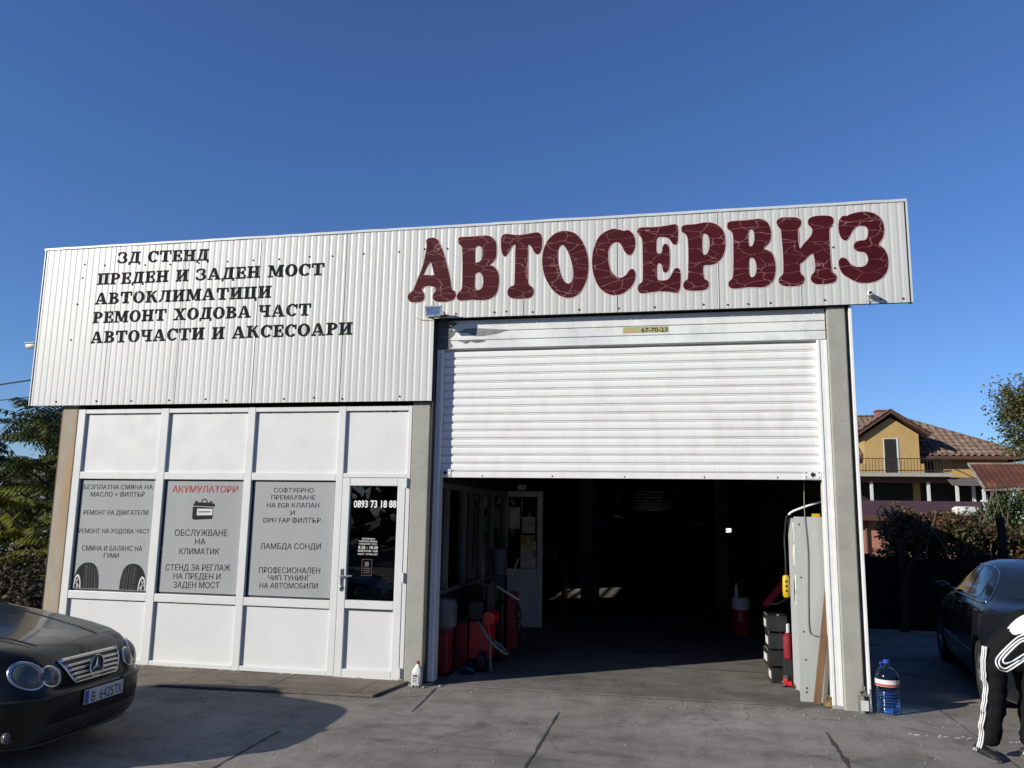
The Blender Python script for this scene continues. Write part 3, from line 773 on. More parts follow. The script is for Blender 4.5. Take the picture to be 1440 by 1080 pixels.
# printed tyres on the first poster
def tyre_print(cx, s):
    zb = .880
    b = MB()
    out = [(-.18, 0), (-.185, .08), (-.165, .18), (-.12, .26), (-.05, .305), (.03, .31), (.095, .285), (.14, .22), (.165, .12), (.172, 0)]
    def mk(yy): return lambda a, z: (cx + s * a, yy, zb + z)
    b.flat([cr(out, 4, False)], mk(.0034)); b.cur = 1
    rim = [(-.178, 0), (-.180, .07), (-.165, .135), (-.135, .165), (-.105, .14), (-.085, .07), (-.08, 0)]
    b.flat([cr(rim, 4, False)], mk(.0029)); b.cur = 0
    rim2 = [(-.168, 0), (-.168, .065), (-.155, .115), (-.134, .138), (-.114, .115), (-.098, .06), (-.094, 0)]
    b.flat([cr(rim2, 4, False)], mk(.0024)); b.cur = 1
    for q in ([(-.165, .05), (-.158, .045), (-.118, .115), (-.126, .122)], [(-.135, .0), (-.122, .0), (-.130, .085), (-.138, .085)], [(-.16, .10), (-.154, .108), (-.100, .02), (-.105, .01)]):
        b.flat([q], mk(.0019))
    b.cur = 2
    for xo, top in ((.0, .295), (.035, .295), (.075, .28), (.112, .25)):
        b.flat([[(xo, 0), (xo + .006, 0), (xo - .012, top), (xo - .017, top)]], mk(.0029))
    for k in range(9):
        z = .02 + k * .03
        b.flat([[(-.05, z), (-.01, z - .008), (-.01, z - .003), (-.05, z + .005)]], mk(.0025)); b.flat([[(.12, z - .01), (.15, z), (.15, z + .005), (.12, z - .005)]], mk(.0025))
    return b.build("tyre_picture", [M['text_grey'], M['trim'], M['tread']], posters[0])
M['tread'] = simple('printed_tread', (.10, .10, .10), .5, 0, .1, 8)
tyre_print(-7.152, 1); tyre_print(-6.522, -1)
# printed battery on the second poster
b = MB()
def mk(yy): return lambda a, z: (-5.785 + a * 1.0, yy, 1.735 + z)
b.flat([[(.0, .01), (.03, -.004), (.27, .01), (.275, .145), (.0, .155)]], mk(.0034)); b.flat([[(.005, .158), (.29, .15), (.29, .19), (.22, .205), (.03, .205), (.005, .185)]], mk(.0029))
b.cur = 1; b.flat([[(.06, .05), (.265, .055), (.265, .13), (.06, .13)]], mk(.0024)); b.cur = 0
b.flat([[(.08, .085), (.24, .088), (.24, .100), (.08, .097)]], mk(.0019))
b.flat([arc(.15, .195, .045, .055, .033, .043, 0, 180)], mk(.0024)); b.flat([[(.025, .2), (.06, .2), (.06, .222), (.025, .222)]], mk(.0024)); b.flat([[(.225, .2), (.255, .2), (.255, .220), (.225, .220)]], mk(.0024))
b.cur = 1; b.flat([[(.0, .158), (.29, .149), (.29, .153), (.0, .162)]], mk(.0014))
b.build("battery_picture", [M['text_grey'], M['trim']], posters[1])

M['red_faint'] = simple('faded_red_print', (.11, .02, .02), .6, 0, .1, 10)
# ---- entrance door
d = MB()
d.box(-3.848, -3.757, -.036, .03, .005, 2.246); d.box(-3.176, -3.082, -.036, .03, .005, 2.246)
for z0, z1 in ((.006, .118), (.775, .868), (2.156, 2.245)): d.box(-3.7565, -3.1765, -.0335, .029, z0, z1)
door = d.build("entrance_door", M['white_pvc'], W, bevel=.006)
mb = MB(); mb.box(-3.76, -3.173, .0, .02, .11, .78); mb.build("door_panel", M['white_pvc'], door)
mb = MB(); mb.box(-3.757, -3.176, .004, .010, .868, 2.156); mb.build("door_glass", M['glass'], door)
mb = MB(); mb.box(-3.757, -3.176, -.0345, -.0340 + .03, .7705, .7748); mb.build("seal", M['black'], door)
mb = MB()
mb.box(-3.822, -3.792, -.048, -.037, .965, 1.215); mb.tube([(-3.807, -.046, 1.13), (-3.807, -.085, 1.13), (-3.79, -.092, 1.131), (-3.66, -.090, 1.139)], .011, 8)
mb.lathe([(.014, -.058), (.014, -.046)], (-3.807, 0, 1.01), 12, 'y')
mb.build("handle", M['chrome'], door, bevel=.003)
for z in (2.19, 1.13, .10):
    mb = MB(); mb.lathe([(.013, 0), (.013, .11)], (-3.066, -.046, z - .05), 10); mb.box(-3.08, -3.055, -.040, -.033, z - .05, z + .05); mb.build("hinge", M['trim'], door)
text_flat("lettering", "0893 73 18 88", -3.716, -3.196, 1.908, 1.990, .0, M['text_white'], door, .022, None, 1.913)
for body, x0, x1, z, h in (("АВТОСЕРВИЗ", -3.60, -3.44, 1.545, .016), ("РАБОТНО ВРЕМЕ", -3.63, -3.41, 1.515, .018), ("ПОНЕДЕЛНИК - ПЕТЪК", -3.63, -3.41, 1.487, .016), ("8.30 - 18.30", -3.635, -3.40, 1.440, .034), ("СЪБОТА 9.00 - 14.00", -3.64, -3.40, 1.405, .024), ("НЕДЕЛЯ - ПОЧИВЕН ДЕН", -3.64, -3.40, 1.372, .016)):
    text_flat("lettering", body, x0, x1, z, z + h, .0005, M['text_white'], door, .008)
mb = MB()
for q in ((-3.585, -3.578, 1.14, 1.325), (-3.468, -3.461, 1.14, 1.325), (-3.578, -3.468, 1.318, 1.325), (-3.578, -3.468, 1.14, 1.147)): mb.box(q[0], q[1], .001, .0035, q[2], q[3])
mb.cur = 1
mb.box(-3.55, -3.50, .001, .0035, 1.245, 1.295)
for z in (1.22, 1.195, 1.17): mb.box(-3.56, -3.485, .001, .0035, z, z + .007)
mb.build("notice_sticker", [M['red_faint'], M['tread']], door)

# ---- roller shutter
M['shutter_box'] = streaked('shutter_box_paint', (.88, .88, .86), (.33, .34, .34), .5, .4, 3.2, stretch=.7)
mb = MB()
mb.box(-2.775, 1.545, .012, .26, 3.745, 4.092)
for z0, z1 in ((3.752, 3.842), (3.852, 3.948), (3.958, 4.088)):
    mb.box(-2.772, 1.542, .0, .0115, z0, z1)
sbox = mb.build("shutter_box", M['shutter_box'], W, bevel=.006)
M['grime'] = simple('grimy_paint', (.13, .135, .14), .7, 0, .75, 22)
M['bare'] = simple('peeled_grey_patch', (.20, .21, .215), .6, 0, .35, 14)
mb = MB()
pat = [(-2.44, 3.985), (-2.30, 3.99), (-2.12, 3.978), (-2.02, 3.968), (-1.94, 3.960), (-2.0, 3.93), (-2.12, 3.905), (-2.26, 3.893), (-2.35, 3.905), (-2.40, 3.935), (-2.50, 3.945)]
mb.flat([cr(pat, 4)], lambda a, b: (a, -.0015, b))
mb.build("worn_patch", M['bare'], sbox)
for q in ([(-2.768, 3.76), (-2.60, 3.765), (-2.585, 3.80), (-2.62, 3.86), (-2.58, 3.90), (-2.55, 3.95), (-2.60, 4.0), (-2.53, 4.05), (-2.60, 4.08), (-2.768, 4.08)], [(-2.52, 3.845), (-2.44, 3.842), (-2.36, 3.846), (-2.2, 3.843), (-2.2, 3.828), (-2.30, 3.815), (-2.36, 3.832), (-2.42, 3.808), (-2.47, 3.83)]):
    mb = MB(); mb.flat([cr(q, 3)], lambda a, b: (a, -.0018, b)); mb.build("grime_patch", M['grime'], sbox)
M['sticker'] = simple('yellow_sticker', (.42, .42, .19), .5, 0, .2, 14)
mb = MB(); mb.box(-.604, -.102, -.0022, -.0004, 3.878, 3.9455); mb.cur = 1; mb.box(-.59, -.46, -.0034, -.0023, 3.885, 3.91)
st = mb.build("sticker", [M['sticker'], M['sticker2'] if 'sticker2' in M else simple('sticker_orange', (.62, .36, .18), .5, 0, .1, 10)], sbox)
text_flat("lettering", "67-70-23", -.40, -.115, 3.885, 3.935, -.0036, M['text_grey'], st, .012)
mb = MB()
N = 15; pit = (3.742 - 2.335) / N
prof = [(0, .0), (.006, -.006), (.014, -.0115), (.045, -.0135), (.070, -.0120), (.079, -.007), (.0835, .007), (.0875, -.003), (.096, -.003), (pit, .0)]
zz = [(2.335 + k * pit + p[0], .06 + p[1]) for k in range(N) for p in prof[:-1]] + [(3.75, .06)]
XS = [-2.705 + (1.452 + 2.705) * i / 24 for i in range(25)]
V = []
wav = [random.uniform(-.005, .005) for _ in range(25 * N)]
for j, (z, y) in enumerate(zz):
    for i, x in enumerate(XS):
        k = min(j // 9, N - 1)
        V.append((x, y + .5 * wav[k * 25 + i], z))
n = len(XS)
mb.add(V, [(j * n + i, j * n + i + 1, (j + 1) * n + i + 1, (j + 1) * n + i) for j in range(len(zz) - 1) for i in range(n - 1)])
sh = mb.build("roller_shutter", M['shutter'], W, auto=28)
mb = MB(); mb.box(-2.703, 1.450, .035, .085, 2.262, 2.330); mb.cur = 1
for x in (-2.2, -1.4, -.6, .25, 1.0): mb.ball((x, .034, 2.283), .011, .006, .011, 8, 5)
mb.build("bottom_bar", [M['shutter'], M['steel']], sh, bevel=.005)
for x0, x1 in ((-2.70, -2.57), (1.27, 1.44)):
    mb = MB(); mb.box(x0, x1, .027, .0345, 2.272, 2.355); mb.cur = 1
    for a in (x0 + .02, (x0 + x1) / 2, x1 - .02):
        for z in (2.29, 2.335): mb.ball((a, .026, z), .007, .005, .007, 8, 5)
    mb.box((x0 + x1) / 2 - .02, (x0 + x1) / 2 + .02, .019, .0265, 2.30, 2.33)
    mb.build("lock_plate", [M['rail'], M['black']], sh)
def grail(x0, x1):
    mb = MB(); mb.box(x0, x0 + .03, -.012, .14, .03, 3.744); mb.box(x0 + .0305, x1 - .0305, -.004, .14, .03, 3.744); mb.box(x1 - .03, x1, -.012, .14, .03, 3.744)
    return mb.build("guide_rail", M['rail'], W, bevel=.004)
grail(-2.795 + .035, -2.69); grail(1.445, 1.549)
mb = MB(); mb.box(1.44, 1.556, -.02, .1, .002, .03); mb.build("rail_foot", M['conc'], W)

# ---- fascia fittings
def bullet_camera(loc, label, rz, cable):
    t = thing("security_camera", loc, label, "camera", None, rz)
    mb = MB(); mb.lathe([(.0, -.125), (.024, -.125), (.030, -.118), (.032, -.03), (.024, -.015), (0, -.012)], (0, 0, 0), 18, 'y'); mb.build("housing", M['white_pvc'], t, True, world=False)
    mb = MB(); mb.lathe([(.0, -.1275), (.017, -.1275), (.017, -.1255), (0, -.1255)], (0, 0, 0), 18, 'y'); mb.build("lens", M['black'], t, world=False)
    mb = MB(); mb.lathe([(.034, -.004), (.034, .0)], (0, 0, 0), 16, 'y'); mb.tube([(0, -.004, 0), (0, -.03, -.004), (0, -.04, -.0)], .010); mb.build("bracket", M['white_pvc'], t, world=False)
    if cable:
        mb = MB(); mb.tube([(-.01, -.05, -.03), (-.012, -.012, -.06), (-.012, -.010, -.125)], .004, 6); mb.build("cable", M['black'], t, world=False)
    return t
bullet_camera((1.985, -.1025, 4.185), "small white bullet camera low on the fascia under the last red letter", R(-12), True)
lc = thing("security_camera", (-8.160, -.06, 3.925), "small white bullet camera sticking out beyond the left end of the fascia", "camera", None, 0)
mb = MB(); mb.lathe([(.0, -.165), (.030, -.165), (.038, -.155), (.036, -.05), (.02, -.02), (0, -.018)], (0, 0, 0), 16, 'x'); mb.build("housing", M['white_pvc'], lc, True, world=False)
mb = MB(); mb.box(-.18, -.03, -.045, .045, .036, .042); mb.build("sunshade", M['white_pvc'], lc, world=False)
mb = MB(); mb.lathe([(.0, -.1672), (.02, -.1672), (.02, -.165), (0, -.165)], (0, 0, 0), 16, 'x'); mb.build("lens", M['black'], lc, world=False)
mb = MB(); mb.tube([(0, 0, 0), (-.03, 0, -.005), (-.05, 0, -.01)], .014); mb.build("bracket", M['black'], lc, world=False)
fl = thing("floodlight", (-2.745, -.105, 4.14), "small silver floodlight on the fascia corner above the shutter", "lamp", None, 0)
M['flood_glass'] = simple('flood_glass', (.35, .36, .37), .08, .9, .2, 9)
mb = MB()
fd = [(-.095, .06), (.095, .06), (.085, -.05), (-.085, -.05)]
for (a, b) in zip(fd, fd[1:] + fd[:1]): mb.bar((a[0], -.16, a[1]), (b[0], -.16, b[1]), .02, .014, (0, 1, 0))
mb.prism([(p[0] * .93, p[1] * .93) for p in fd], 'y', -.150, -.10); mb.prism([(p[0] * .6, p[1] * .6) for p in fd], 'y', -.0995, -.05)
mb.build("housing", M['steel'], fl, world=False)
mb = MB(); mb.prism([(p[0] * .88, p[1] * .88) for p in fd], 'y', -.158, -.151); mb.build("lamp_glass", M['flood_glass'], fl, world=False)
mb = MB(); mb.bar((-.11, -.13, 0), (-.11, 0, -.02), .006, .02); mb.bar((.11, -.13, 0), (.11, 0, -.02), .006, .02); mb.bar((-.11, -.003, -.02), (.11, -.003, -.02), .02, .006); mb.build("bracket", M['black'], fl, world=False)
mb = MB(); mb.tube(cr([(-.09, -.06, -.03), (-.14, -.012, -.055), (-.20, -.008, -.05), (-.28, -.008, -.02)], 4, False), .004, 6); mb.build("cable", M['trim'], fl, world=False)

# ------------------------------------------------------------------ cars : bodies lofted from closed horizontal outlines
def carpaint(name, col, dust):
    m, nt, bs = newmat(name)
    v = coords(nt)
    d = ramp(nt, noise(nt, v, 2.2, 6, .65), [(.35, dust * .5), (.7, dust)])
    c = mix(nt, d, col, (.30, .27, .22))
    nt.links.new(c, bs.inputs["Base Color"])
    r = ramp(nt, noise(nt, v, 6, 5, .7), [(.3, .16), (.7, .34)])
    nt.links.new(r, bs.inputs["Roughness"])
    bs.inputs["Specular IOR Level"].default_value = .18
    bs.inputs["Coat Weight"].default_value = .28; bs.inputs["Coat Roughness"].default_value = .05
    return m
M['paint_black'] = carpaint('black_car_paint', (.0055, .0055, .006), .022)
M['paint_blue'] = carpaint('dark_blue_car_paint', (.005, .007, .011), .02)
M['plastic'] = simple('dark_plastic', (.016, .016, .017), .45, 0, .2, 12)
M['tyre'] = simple('tyre_rubber', (.018, .018, .018), .75, 0, .25, 16)
M['rim'] = simple('alloy_rim', (.40, .41, .42), .3, .9, .1, 9)
M['tint'] = simple('tinted_car_glass', (.012, .016, .018), .04, 0, .05, 3, spec=.9)
M['lens'] = None
def lensmat():
    m, nt, bs = newmat("headlight_lens")
    v = coords(nt)
    w = nt.nodes.new("ShaderNodeTexWave"); w.inputs["Scale"].default_value = 55; w.bands_direction = 'Y'
    nt.links.new(v, w.inputs["Vector"])
    c = ramp(nt, w.outputs["Fac"], [(.2, (.055, .063, .065)), (.8, (.080, .091, .094))])
    nt.links.new(c, bs.inputs["Base Color"]); bs.inputs["Roughness"].default_value = .22
    bs.inputs["Coat Weight"].default_value = .25; bs.inputs["Metallic"].default_value = .0
    return m
M['lens'] = lensmat()
M['plate'] = simple('plate_white', (.62, .63, .64), .4, 0, .05, 9)
M['plate_blue'] = simple('plate_blue', (.02, .06, .35), .4, 0, .05, 9)

class Shell:
    """keys: (z, xf, xr, hw, nf, nr)"""
    def __init__(s, keys, xc):
        s.k = keys; s.xc = xc
    def at(s, z):
        k = s.k
        if z <= k[0][0]: return k[0][1:]
        for a, b in zip(k[:-1], k[1:]):
            if z <= b[0]:
                t = (z - a[0]) / (b[0] - a[0])
                return tuple(p + (q - p) * t for p, q in zip(a[1:], b[1:]))
        return k[-1][1:]
    def outline(s, z, N):
        xf, xr, hw, nf, nr = s.at(z)
        pts = []
        for i in range(N):
            t = 2 * math.pi * i / N
            c, sn = math.cos(t), math.sin(t)
            a, n = (xf - s.xc, nf) if c >= 0 else (s.xc - xr, nr)
            pts.append((s.xc + a * math.copysign(abs(c) ** (2 / n), c), hw * math.copysign(abs(sn) ** (2 / n), sn), z))
        return pts
    def ys(s, x, z):
        xf, xr, hw, nf, nr = s.at(z)
        a, n = (xf - s.xc, nf) if x >= s.xc else (s.xc - xr, nr)
        q = min(abs(x - s.xc) / a, 1)
        return hw * (1 - q ** n) ** (1 / n)
    def xfr(s, y, z, rear=False):
        xf, xr, hw, nf, nr = s.at(z)
        a, n = (s.xc - xr, nr) if rear else (xf - s.xc, nf)
        q = min(abs(y) / hw, 1)
        d = a * (1 - q ** n) ** (1 / n)
        return s.xc - d if rear else s.xc + d
    def mesh(s, zs, N=112):
        V = []; F = []
        for z in zs: V += s.outline(z, N)
        for j in range(len(zs) - 1):
            for i in range(N):
                F.append((j * N + i, j * N + (i + 1) % N, (j + 1) * N + (i + 1) % N, (j + 1) * N + i))
        F.append(tuple(range(N - 1, -1, -1))); e = (len(zs) - 1) * N
        F.append(tuple(e + i for i in range(N)))
        return V, F

def levels(keys):
    zs = []
    for a, b in zip(keys[:-1], keys[1:]):
        n = max(1, int(round((b[0] - a[0]) / .022)))
        zs += [a[0] + (b[0] - a[0]) * i / n for i in range(n)]
    zs.append(keys[-1][0])
    return zs

def body_with_arches(name, shell, keys, mat, root, axles, rad, half):
    V, F = shell.mesh(levels(keys))
    me = bpy.data.meshes.new(name); me.from_pydata(V, [], F); me.materials.append(mat)
    bm = bmesh.new(); bm.from_mesh(me); bmesh.ops.recalc_face_normals(bm, faces=bm.faces); bm.to_mesh(me); bm.free()
    tmp = bpy.data.objects.new("tmp", me); COL.objects.link(tmp)
    cb = MB()
    for ax in axles:
        for sg in (-1, 1): cb.lathe([(rad, (half - .26) * sg if sg > 0 else -(half + .2)), (rad, (half + .2) if sg > 0 else -(half - .26))], (ax, 0, rad * .86), 40, 'y')
    cut = obj_from("cut", cb.v, cb.f, mat)
    bm = bmesh.new(); bm.from_mesh(cut.data); bmesh.ops.recalc_face_normals(bm, faces=bm.faces); bm.to_mesh(cut.data); bm.free()
    md = tmp.modifiers.new("b", 'BOOLEAN'); md.object = cut; md.operation = 'DIFFERENCE'; md.solver = 'EXACT'
    dg = bpy.context.evaluated_depsgraph_get(); dg.update()
    res = bpy.data.meshes.new_from_object(tmp.evaluated_get(dg), depsgraph=dg)
    bpy.data.objects.remove(tmp); bpy.data.objects.remove(cut)
    if len(res.polygons) < 500: res = me
    res.name = name
    for p in res.polygons: p.use_smooth = True
    try: res.set_sharp_from_angle(angle=R(38))
    except Exception: pass
    o = bpy.data.objects.new(name, res); COL.objects.link(o); o.parent = root
    return o

def wheel(root, x, y, r=.31, w=.2):
    sg = 1 if y > 0 else -1
    t = MB(); t.lathe([(r * .66, -w / 2), (r * .93, -w / 2), (r, -w * .32), (r, w * .32), (r * .93, w / 2), (r * .66, w / 2), (r * .64, 0), (r * .66, -w / 2)], (x, y, r), 36, 'y', cap=False)
    wo = t.build("wheel", M['tyre'], root, world=False, auto=35)
    m = MB()
    m.lathe([(r * .68, sg * w * .40), (r * .64, sg * w * .46), (r * .60, sg * w * .42), (r * .58, sg * w * .1), (.0, sg * w * .1)], (x, y, r), 36, 'y', cap=False)
    m.lathe([(.0, sg * w * .44), (.055, sg * w * .42), (.07, sg * w * .3), (.07, sg * w * .1)], (x, y, r), 20, 'y')
    for k in range(5):
        a = 2 * math.pi * k / 5 + .3
        p0 = (x + .05 * math.cos(a), y + sg * w * .36, r + .05 * math.sin(a)); p1 = (x + r * .62 * math.cos(a), y + sg * w * .40, r + r * .62 * math.sin(a))
        m.bar(p0, p1, .06, .03, (0, 1, 0))
    m.build("rim", M['rim'], wo, world=False, auto=35)
    return wo

def side_patch(shell, poly, sg, offd, name, mat, root, n=6):
    """polygon in (x,z) laid on the side of the shell"""
    lp = cr(poly, n)
    # grid fill: split in horizontal strips for curvature
    mb = MB()
    def mk(a, b): return (a, sg * (shell.ys(a, b) + offd), b)
    zs = [p.y for p in lp]; z0, z1 = min(zs), max(zs)
    rows = 10; V = []; F = []
    P = [(p.x, p.y) for p in lp]
    def span(z):
        xs = []
        for (a, b), (c, d) in zip(P, P[1:] + P[:1]):
            if (b - z) * (d - z) <= 0 and b != d: xs.append(a + (c - a) * (z - b) / (d - b))
        return min(xs), max(xs)
    C = 10
    for j in range(rows + 1):
        z = z0 + (z1 - z0) * (j / rows * .996 + .002)
        a, b = span(z)
        for i in range(C + 1): V.append(mk(a + (b - a) * i / C, z))
    for j in range(rows):
        for i in range(C): F.append((j * (C + 1) + i, j * (C + 1) + i + 1, (j + 1) * (C + 1) + i + 1, (j + 1) * (C + 1) + i))
    mb.add(V, F)
    return mb.build(name, mat, root, world=False, smooth=True), [mk(p.x, p.y) for p in lp]

def end_patch(shell, z0, z1, hwf, offd, name, mat, root, rear=False, rows=10, cols=16):
    mb = MB(); V = []; F = []
    for j in range(rows + 1):
        z = z0 + (z1 - z0) * j / rows
        h = hwf(j / rows)
        for i in range(cols + 1):
            y = -h + 2 * h * i / cols
            V.append((shell.xfr(y, z, rear) + (-offd if rear else offd), y, z + offd * .6))
    for j in range(rows):
        for i in range(cols): F.append((j * (cols + 1) + i, j * (cols + 1) + i + 1, (j + 1) * (cols + 1) + i + 1, (j + 1) * (cols + 1) + i))
    mb.add(V, F)
    return mb.build(name, mat, root, world=False, smooth=True)

# ---- black coupe at the left
CK = [(.15, -.16, -4.20, .78, 5, 5), (.19, -.06, -4.28, .825, 5.4, 5), (.27, -.015, -4.32, .85, 5.4, 5), (.40, -.0, -4.33, .866, 5.4, 5), (.505, -.0, -4.33, .87, 5.4, 5), (.525, -.022, -4.31, .87, 5.4, 5),
      (.60, -.045, -4.30, .868, 5.2, 5), (.67, -.072, -4.30, .864, 5.2, 5), (.715, -.105, -4.29, .858, 5.3, 5), (.750, -.145, -4.28, .850, 5.4, 5), (.790, -.20, -4.27, .846, 5.6, 5), (.830, -.29, -4.26, .835, 5.8, 5),
      (.876, -.48, -4.25, .82, 6, 5), (.920, -.74, -4.23, .805, 6, 5), (.960, -1.0, -4.21, .79, 6, 5), (.992, -1.22, -4.19, .776, 6, 5), (1.012, -1.36, -4.17, .762, 5.8, 5),
      (1.028, -1.42, -4.15, .745, 5, 5), (1.07, -1.53, -4.05, .705, 5, 4.5), (1.12, -1.75, -3.92, .672, 4.6, 4), (1.20, -1.93, -3.76, .637, 4.4, 4), (1.28, -2.13, -3.55, .597, 4.2, 4), (1.335, -2.31, -3.35, .555, 4, 4), (1.37, -2.52, -3.12, .49, 4, 4), (1.385, -2.70, -2.98, .36, 3, 3)]
coupe = thing("parked_coupe", (-4.43, -3.17, 0), "black coupe with oval twin headlights and chrome grille parked before the poster windows", "car", None, R(2.3))
cs = Shell(CK, -2.35)
# recessed mid body colour
body = body_with_arches("body", cs, CK, M['paint_black'], coupe, (-.80, -3.52), .345, .86)
for ax in (-.80, -3.52):
    for sg in (-1, 1): wheel(coupe, ax, sg * .745)
# headlights: oval lens with chrome ring laid on the nose
def headlight(cy, cz, ry, rz, tilt, sh, root, bulge=.02):
    n = 36; V = []; F = []
    rings = [(1.10, -.004), (1.10, .012), (1.0, .016), (.93, .010)]
    def pt(k, s, o):
        t = 2 * math.pi * k / n
        a, b = ry * s * math.cos(t), rz * s * math.sin(t)
        y = cy + a * math.cos(tilt) - b * math.sin(tilt); z = cz + a * math.sin(tilt) + b * math.cos(tilt)
        x = sh.xfr(y, z); e = .01
        nx, ny, nz = 1, -(sh.xfr(y + e, z) - sh.xfr(y - e, z)) / (2 * e), -(sh.xfr(y, z + e) - sh.xfr(y, z - e)) / (2 * e)
        L = math.sqrt(nx * nx + ny * ny + nz * nz)
        return (x + nx / L * o, y + ny / L * o, z + nz / L * o)
    mb = MB()
    for s, o in rings: V += [pt(k, s, o) for k in range(n)]
    for j in range(len(rings) - 1):
        for k in range(n): F.append((j * n + k, j * n + (k + 1) % n, (j + 1) * n + (k + 1) % n, (j + 1) * n + k))
    mb.add(V, F)
    hl = mb.build("headlight", M['chrome'], root, True, world=False)
    mb = MB(); V = []; F = []
    L = [(.965, .010), (.8, .010 + bulge * .45), (.55, .010 + bulge * .75), (.28, .010 + bulge * .95), (.05, .010 + bulge)]
    for s, o in L: V += [pt(k, s, o) for k in range(n)]
    for j in range(len(L) - 1):
        for k in range(n): F.append((j * n + k, j * n + (k + 1) % n, (j + 1) * n + (k + 1) % n, (j + 1) * n + k))
    F.append(tuple((len(L) - 1) * n + k for k in range(n)))
    mb.add(V, F); mb.build("lens", M['lens'], hl, True, world=False)
    return hl
for sg in (-1, 1):
    headlight(sg * .585, .664, .092, .084, sg * .45, cs, coupe)
    headlight(sg * .445, .640, .074, .066, sg * .05, cs, coupe, .014)
# grille
def fr(y, z, o): return (cs.xfr(y, z) + o, y, z)
gz0, gz1 = .565, .722
def gh(z): return .232 + (.335 - .232) * ((z - gz0) / (gz1 - gz0)) ** .8
mb = MB(); V = []; F = []
for j in range(9):
    z = gz0 + (gz1 - gz0) * j / 8
    for i in range(13): V.append(fr(-gh(z) + 2 * gh(z) * i / 12, z, .006))
F = [(j * 13 + i, j * 13 + i + 1, (j + 1) * 13 + i + 1, (j + 1) * 13 + i) for j in range(8) for i in range(12)]
mb.add(V, F); gril = mb.build("grille", M['plastic'], coupe, True, world=False)
mb = MB()
loop = [fr(-gh(gz1) + 2 * gh(gz1) * i / 14, gz1, .012) for i in range(15)] + [fr(gh(gz0 + (gz1 - gz0) * (1 - i / 6)), gz0 + (gz1 - gz0) * (1 - i / 6), .012) for i in range(1, 7)]
loop += [fr(gh(gz0) - 2 * gh(gz0) * i / 10, gz0, .012) for i in range(1, 11)] + [fr(-gh(gz0 + (gz1 - gz0) * i / 6), gz0 + (gz1 - gz0) * i / 6, .012) for i in range(1, 7)]
mb.tube(loop, .0085, 8)
top = [fr(-gh(gz1) + 2 * gh(gz1) * i / 14, gz1 + .004, .006) for i in range(15)]
mb.tube(top, .016, 8)
mb.build("grille_surround", M['chrome'], gril, True, world=False)
for k in range(4):
    z = .592 + k * .0315; mb = MB(); h = gh(z) - .01
    for dz in (-.004, .004): mb.tube([fr(-h + 2 * h * i / 12, z + dz, .014) for i in range(13)], .008, 6)
    mb.build("grille_bar", M['chrome'], gril, True, world=False)
ex = cs.xfr(0, .648) + .02
mb = MB(); mb.lathe([(.0, .0), (.074, .0), (.074, .012), (0, .014)], (ex, 0, .648), 32, 'x'); mb.cur = 1
mb.tube([(ex + .016, .078 * math.cos(2 * math.pi * k / 36), (.648) + .078 * math.sin(2 * math.pi * k / 36)) for k in range(37)], .0065, 8, False)
for k in range(3):
    a = math.pi / 2 + k * 2 * math.pi / 3
    tip = (ex + .018, .074 * math.cos(a), .648 + .074 * math.sin(a))
    for s2 in (-1, 1):
        b = a + s2 * math.pi / 3
        q = (ex + .016, .016 * math.cos(b), .648 + .016 * math.sin(b)); cpt = (ex + .026, 0, .648)
        mb.add([tip, q, cpt], [(0, 1, 2)])
mb.build("emblem", [M['plastic'], M['chrome']], gril, world=False)
# number plate
px = cs.xfr(0, .44) + .012
mb = MB(); mb.box(px, px + .008, -.175, .285, .392, .498)
pl = mb.build("number_plate", M['plate'], coupe, world=False, bevel=.003)
mb = MB(); mb.box(px + .0085, px + .0105, -.170, -.130, .398, .492); mb.build("country_band", M['plate_blue'], pl, world=False)
text_flat("lettering", "B", -.098, -.050, .402, .478, 0, M['text_grey'], pl, .0, lambda a, b: (px + .0095, a, b))
text_flat("lettering", "6425", -.002, .162, .402, .478, 0, M['text_grey'], pl, .0, lambda a, b: (px + .0095, a, b))
text_flat("lettering", "TX", .178, .268, .402, .478, 0, M['text_grey'], pl, .0, lambda a, b: (px + .0095, a, b))
# bumper details
def strip(zc, y0, y1, r, o, n=14): return [fr(y0 + (y1 - y0) * i / n, zc, o) for i in range(n + 1)]
mb = MB()
for sg in (-1, 1): mb.tube(strip(.508, sg * .29, sg * .80, .01, .002), .011, 8)
mb.build("bumper_strip", M['plastic'], coupe, True, world=False)
mb = MB(); V = []
for j in range(5):
    z = .205 + .12 * j / 4
    for i in range(15): V.append(fr(-.60 + 1.2 * i / 14, z, .004))
mb.add(V, [(j * 15 + i, j * 15 + i + 1, (j + 1) * 15 + i + 1, (j + 1) * 15 + i) for j in range(4) for i in range(14)])
mb.build("lower_intake", M['plastic'], coupe, True, world=False)
mb = MB()
for k in range(4): mb.tube(strip(.222 + .03 * k, -.59, .59, .01, .006), .0045, 6)
mb.build("intake_bar", M['black'], coupe, True, world=False)
for sg in (-1, 1):
    mb = MB(); c = fr(sg * .68, .275, .0)
    mb.lathe([(.040, -.03), (.040, .004), (.032, .008), (0, .006)], c, 20, 'x'); mb.build("fog_lamp", M['lens'], coupe, True, world=False)
mb = MB(); mb.tube(strip(.185, -.72, .72, .01, .014), .012, 8); mb.build("lip_spoiler", M['plastic'], coupe, True, world=False)
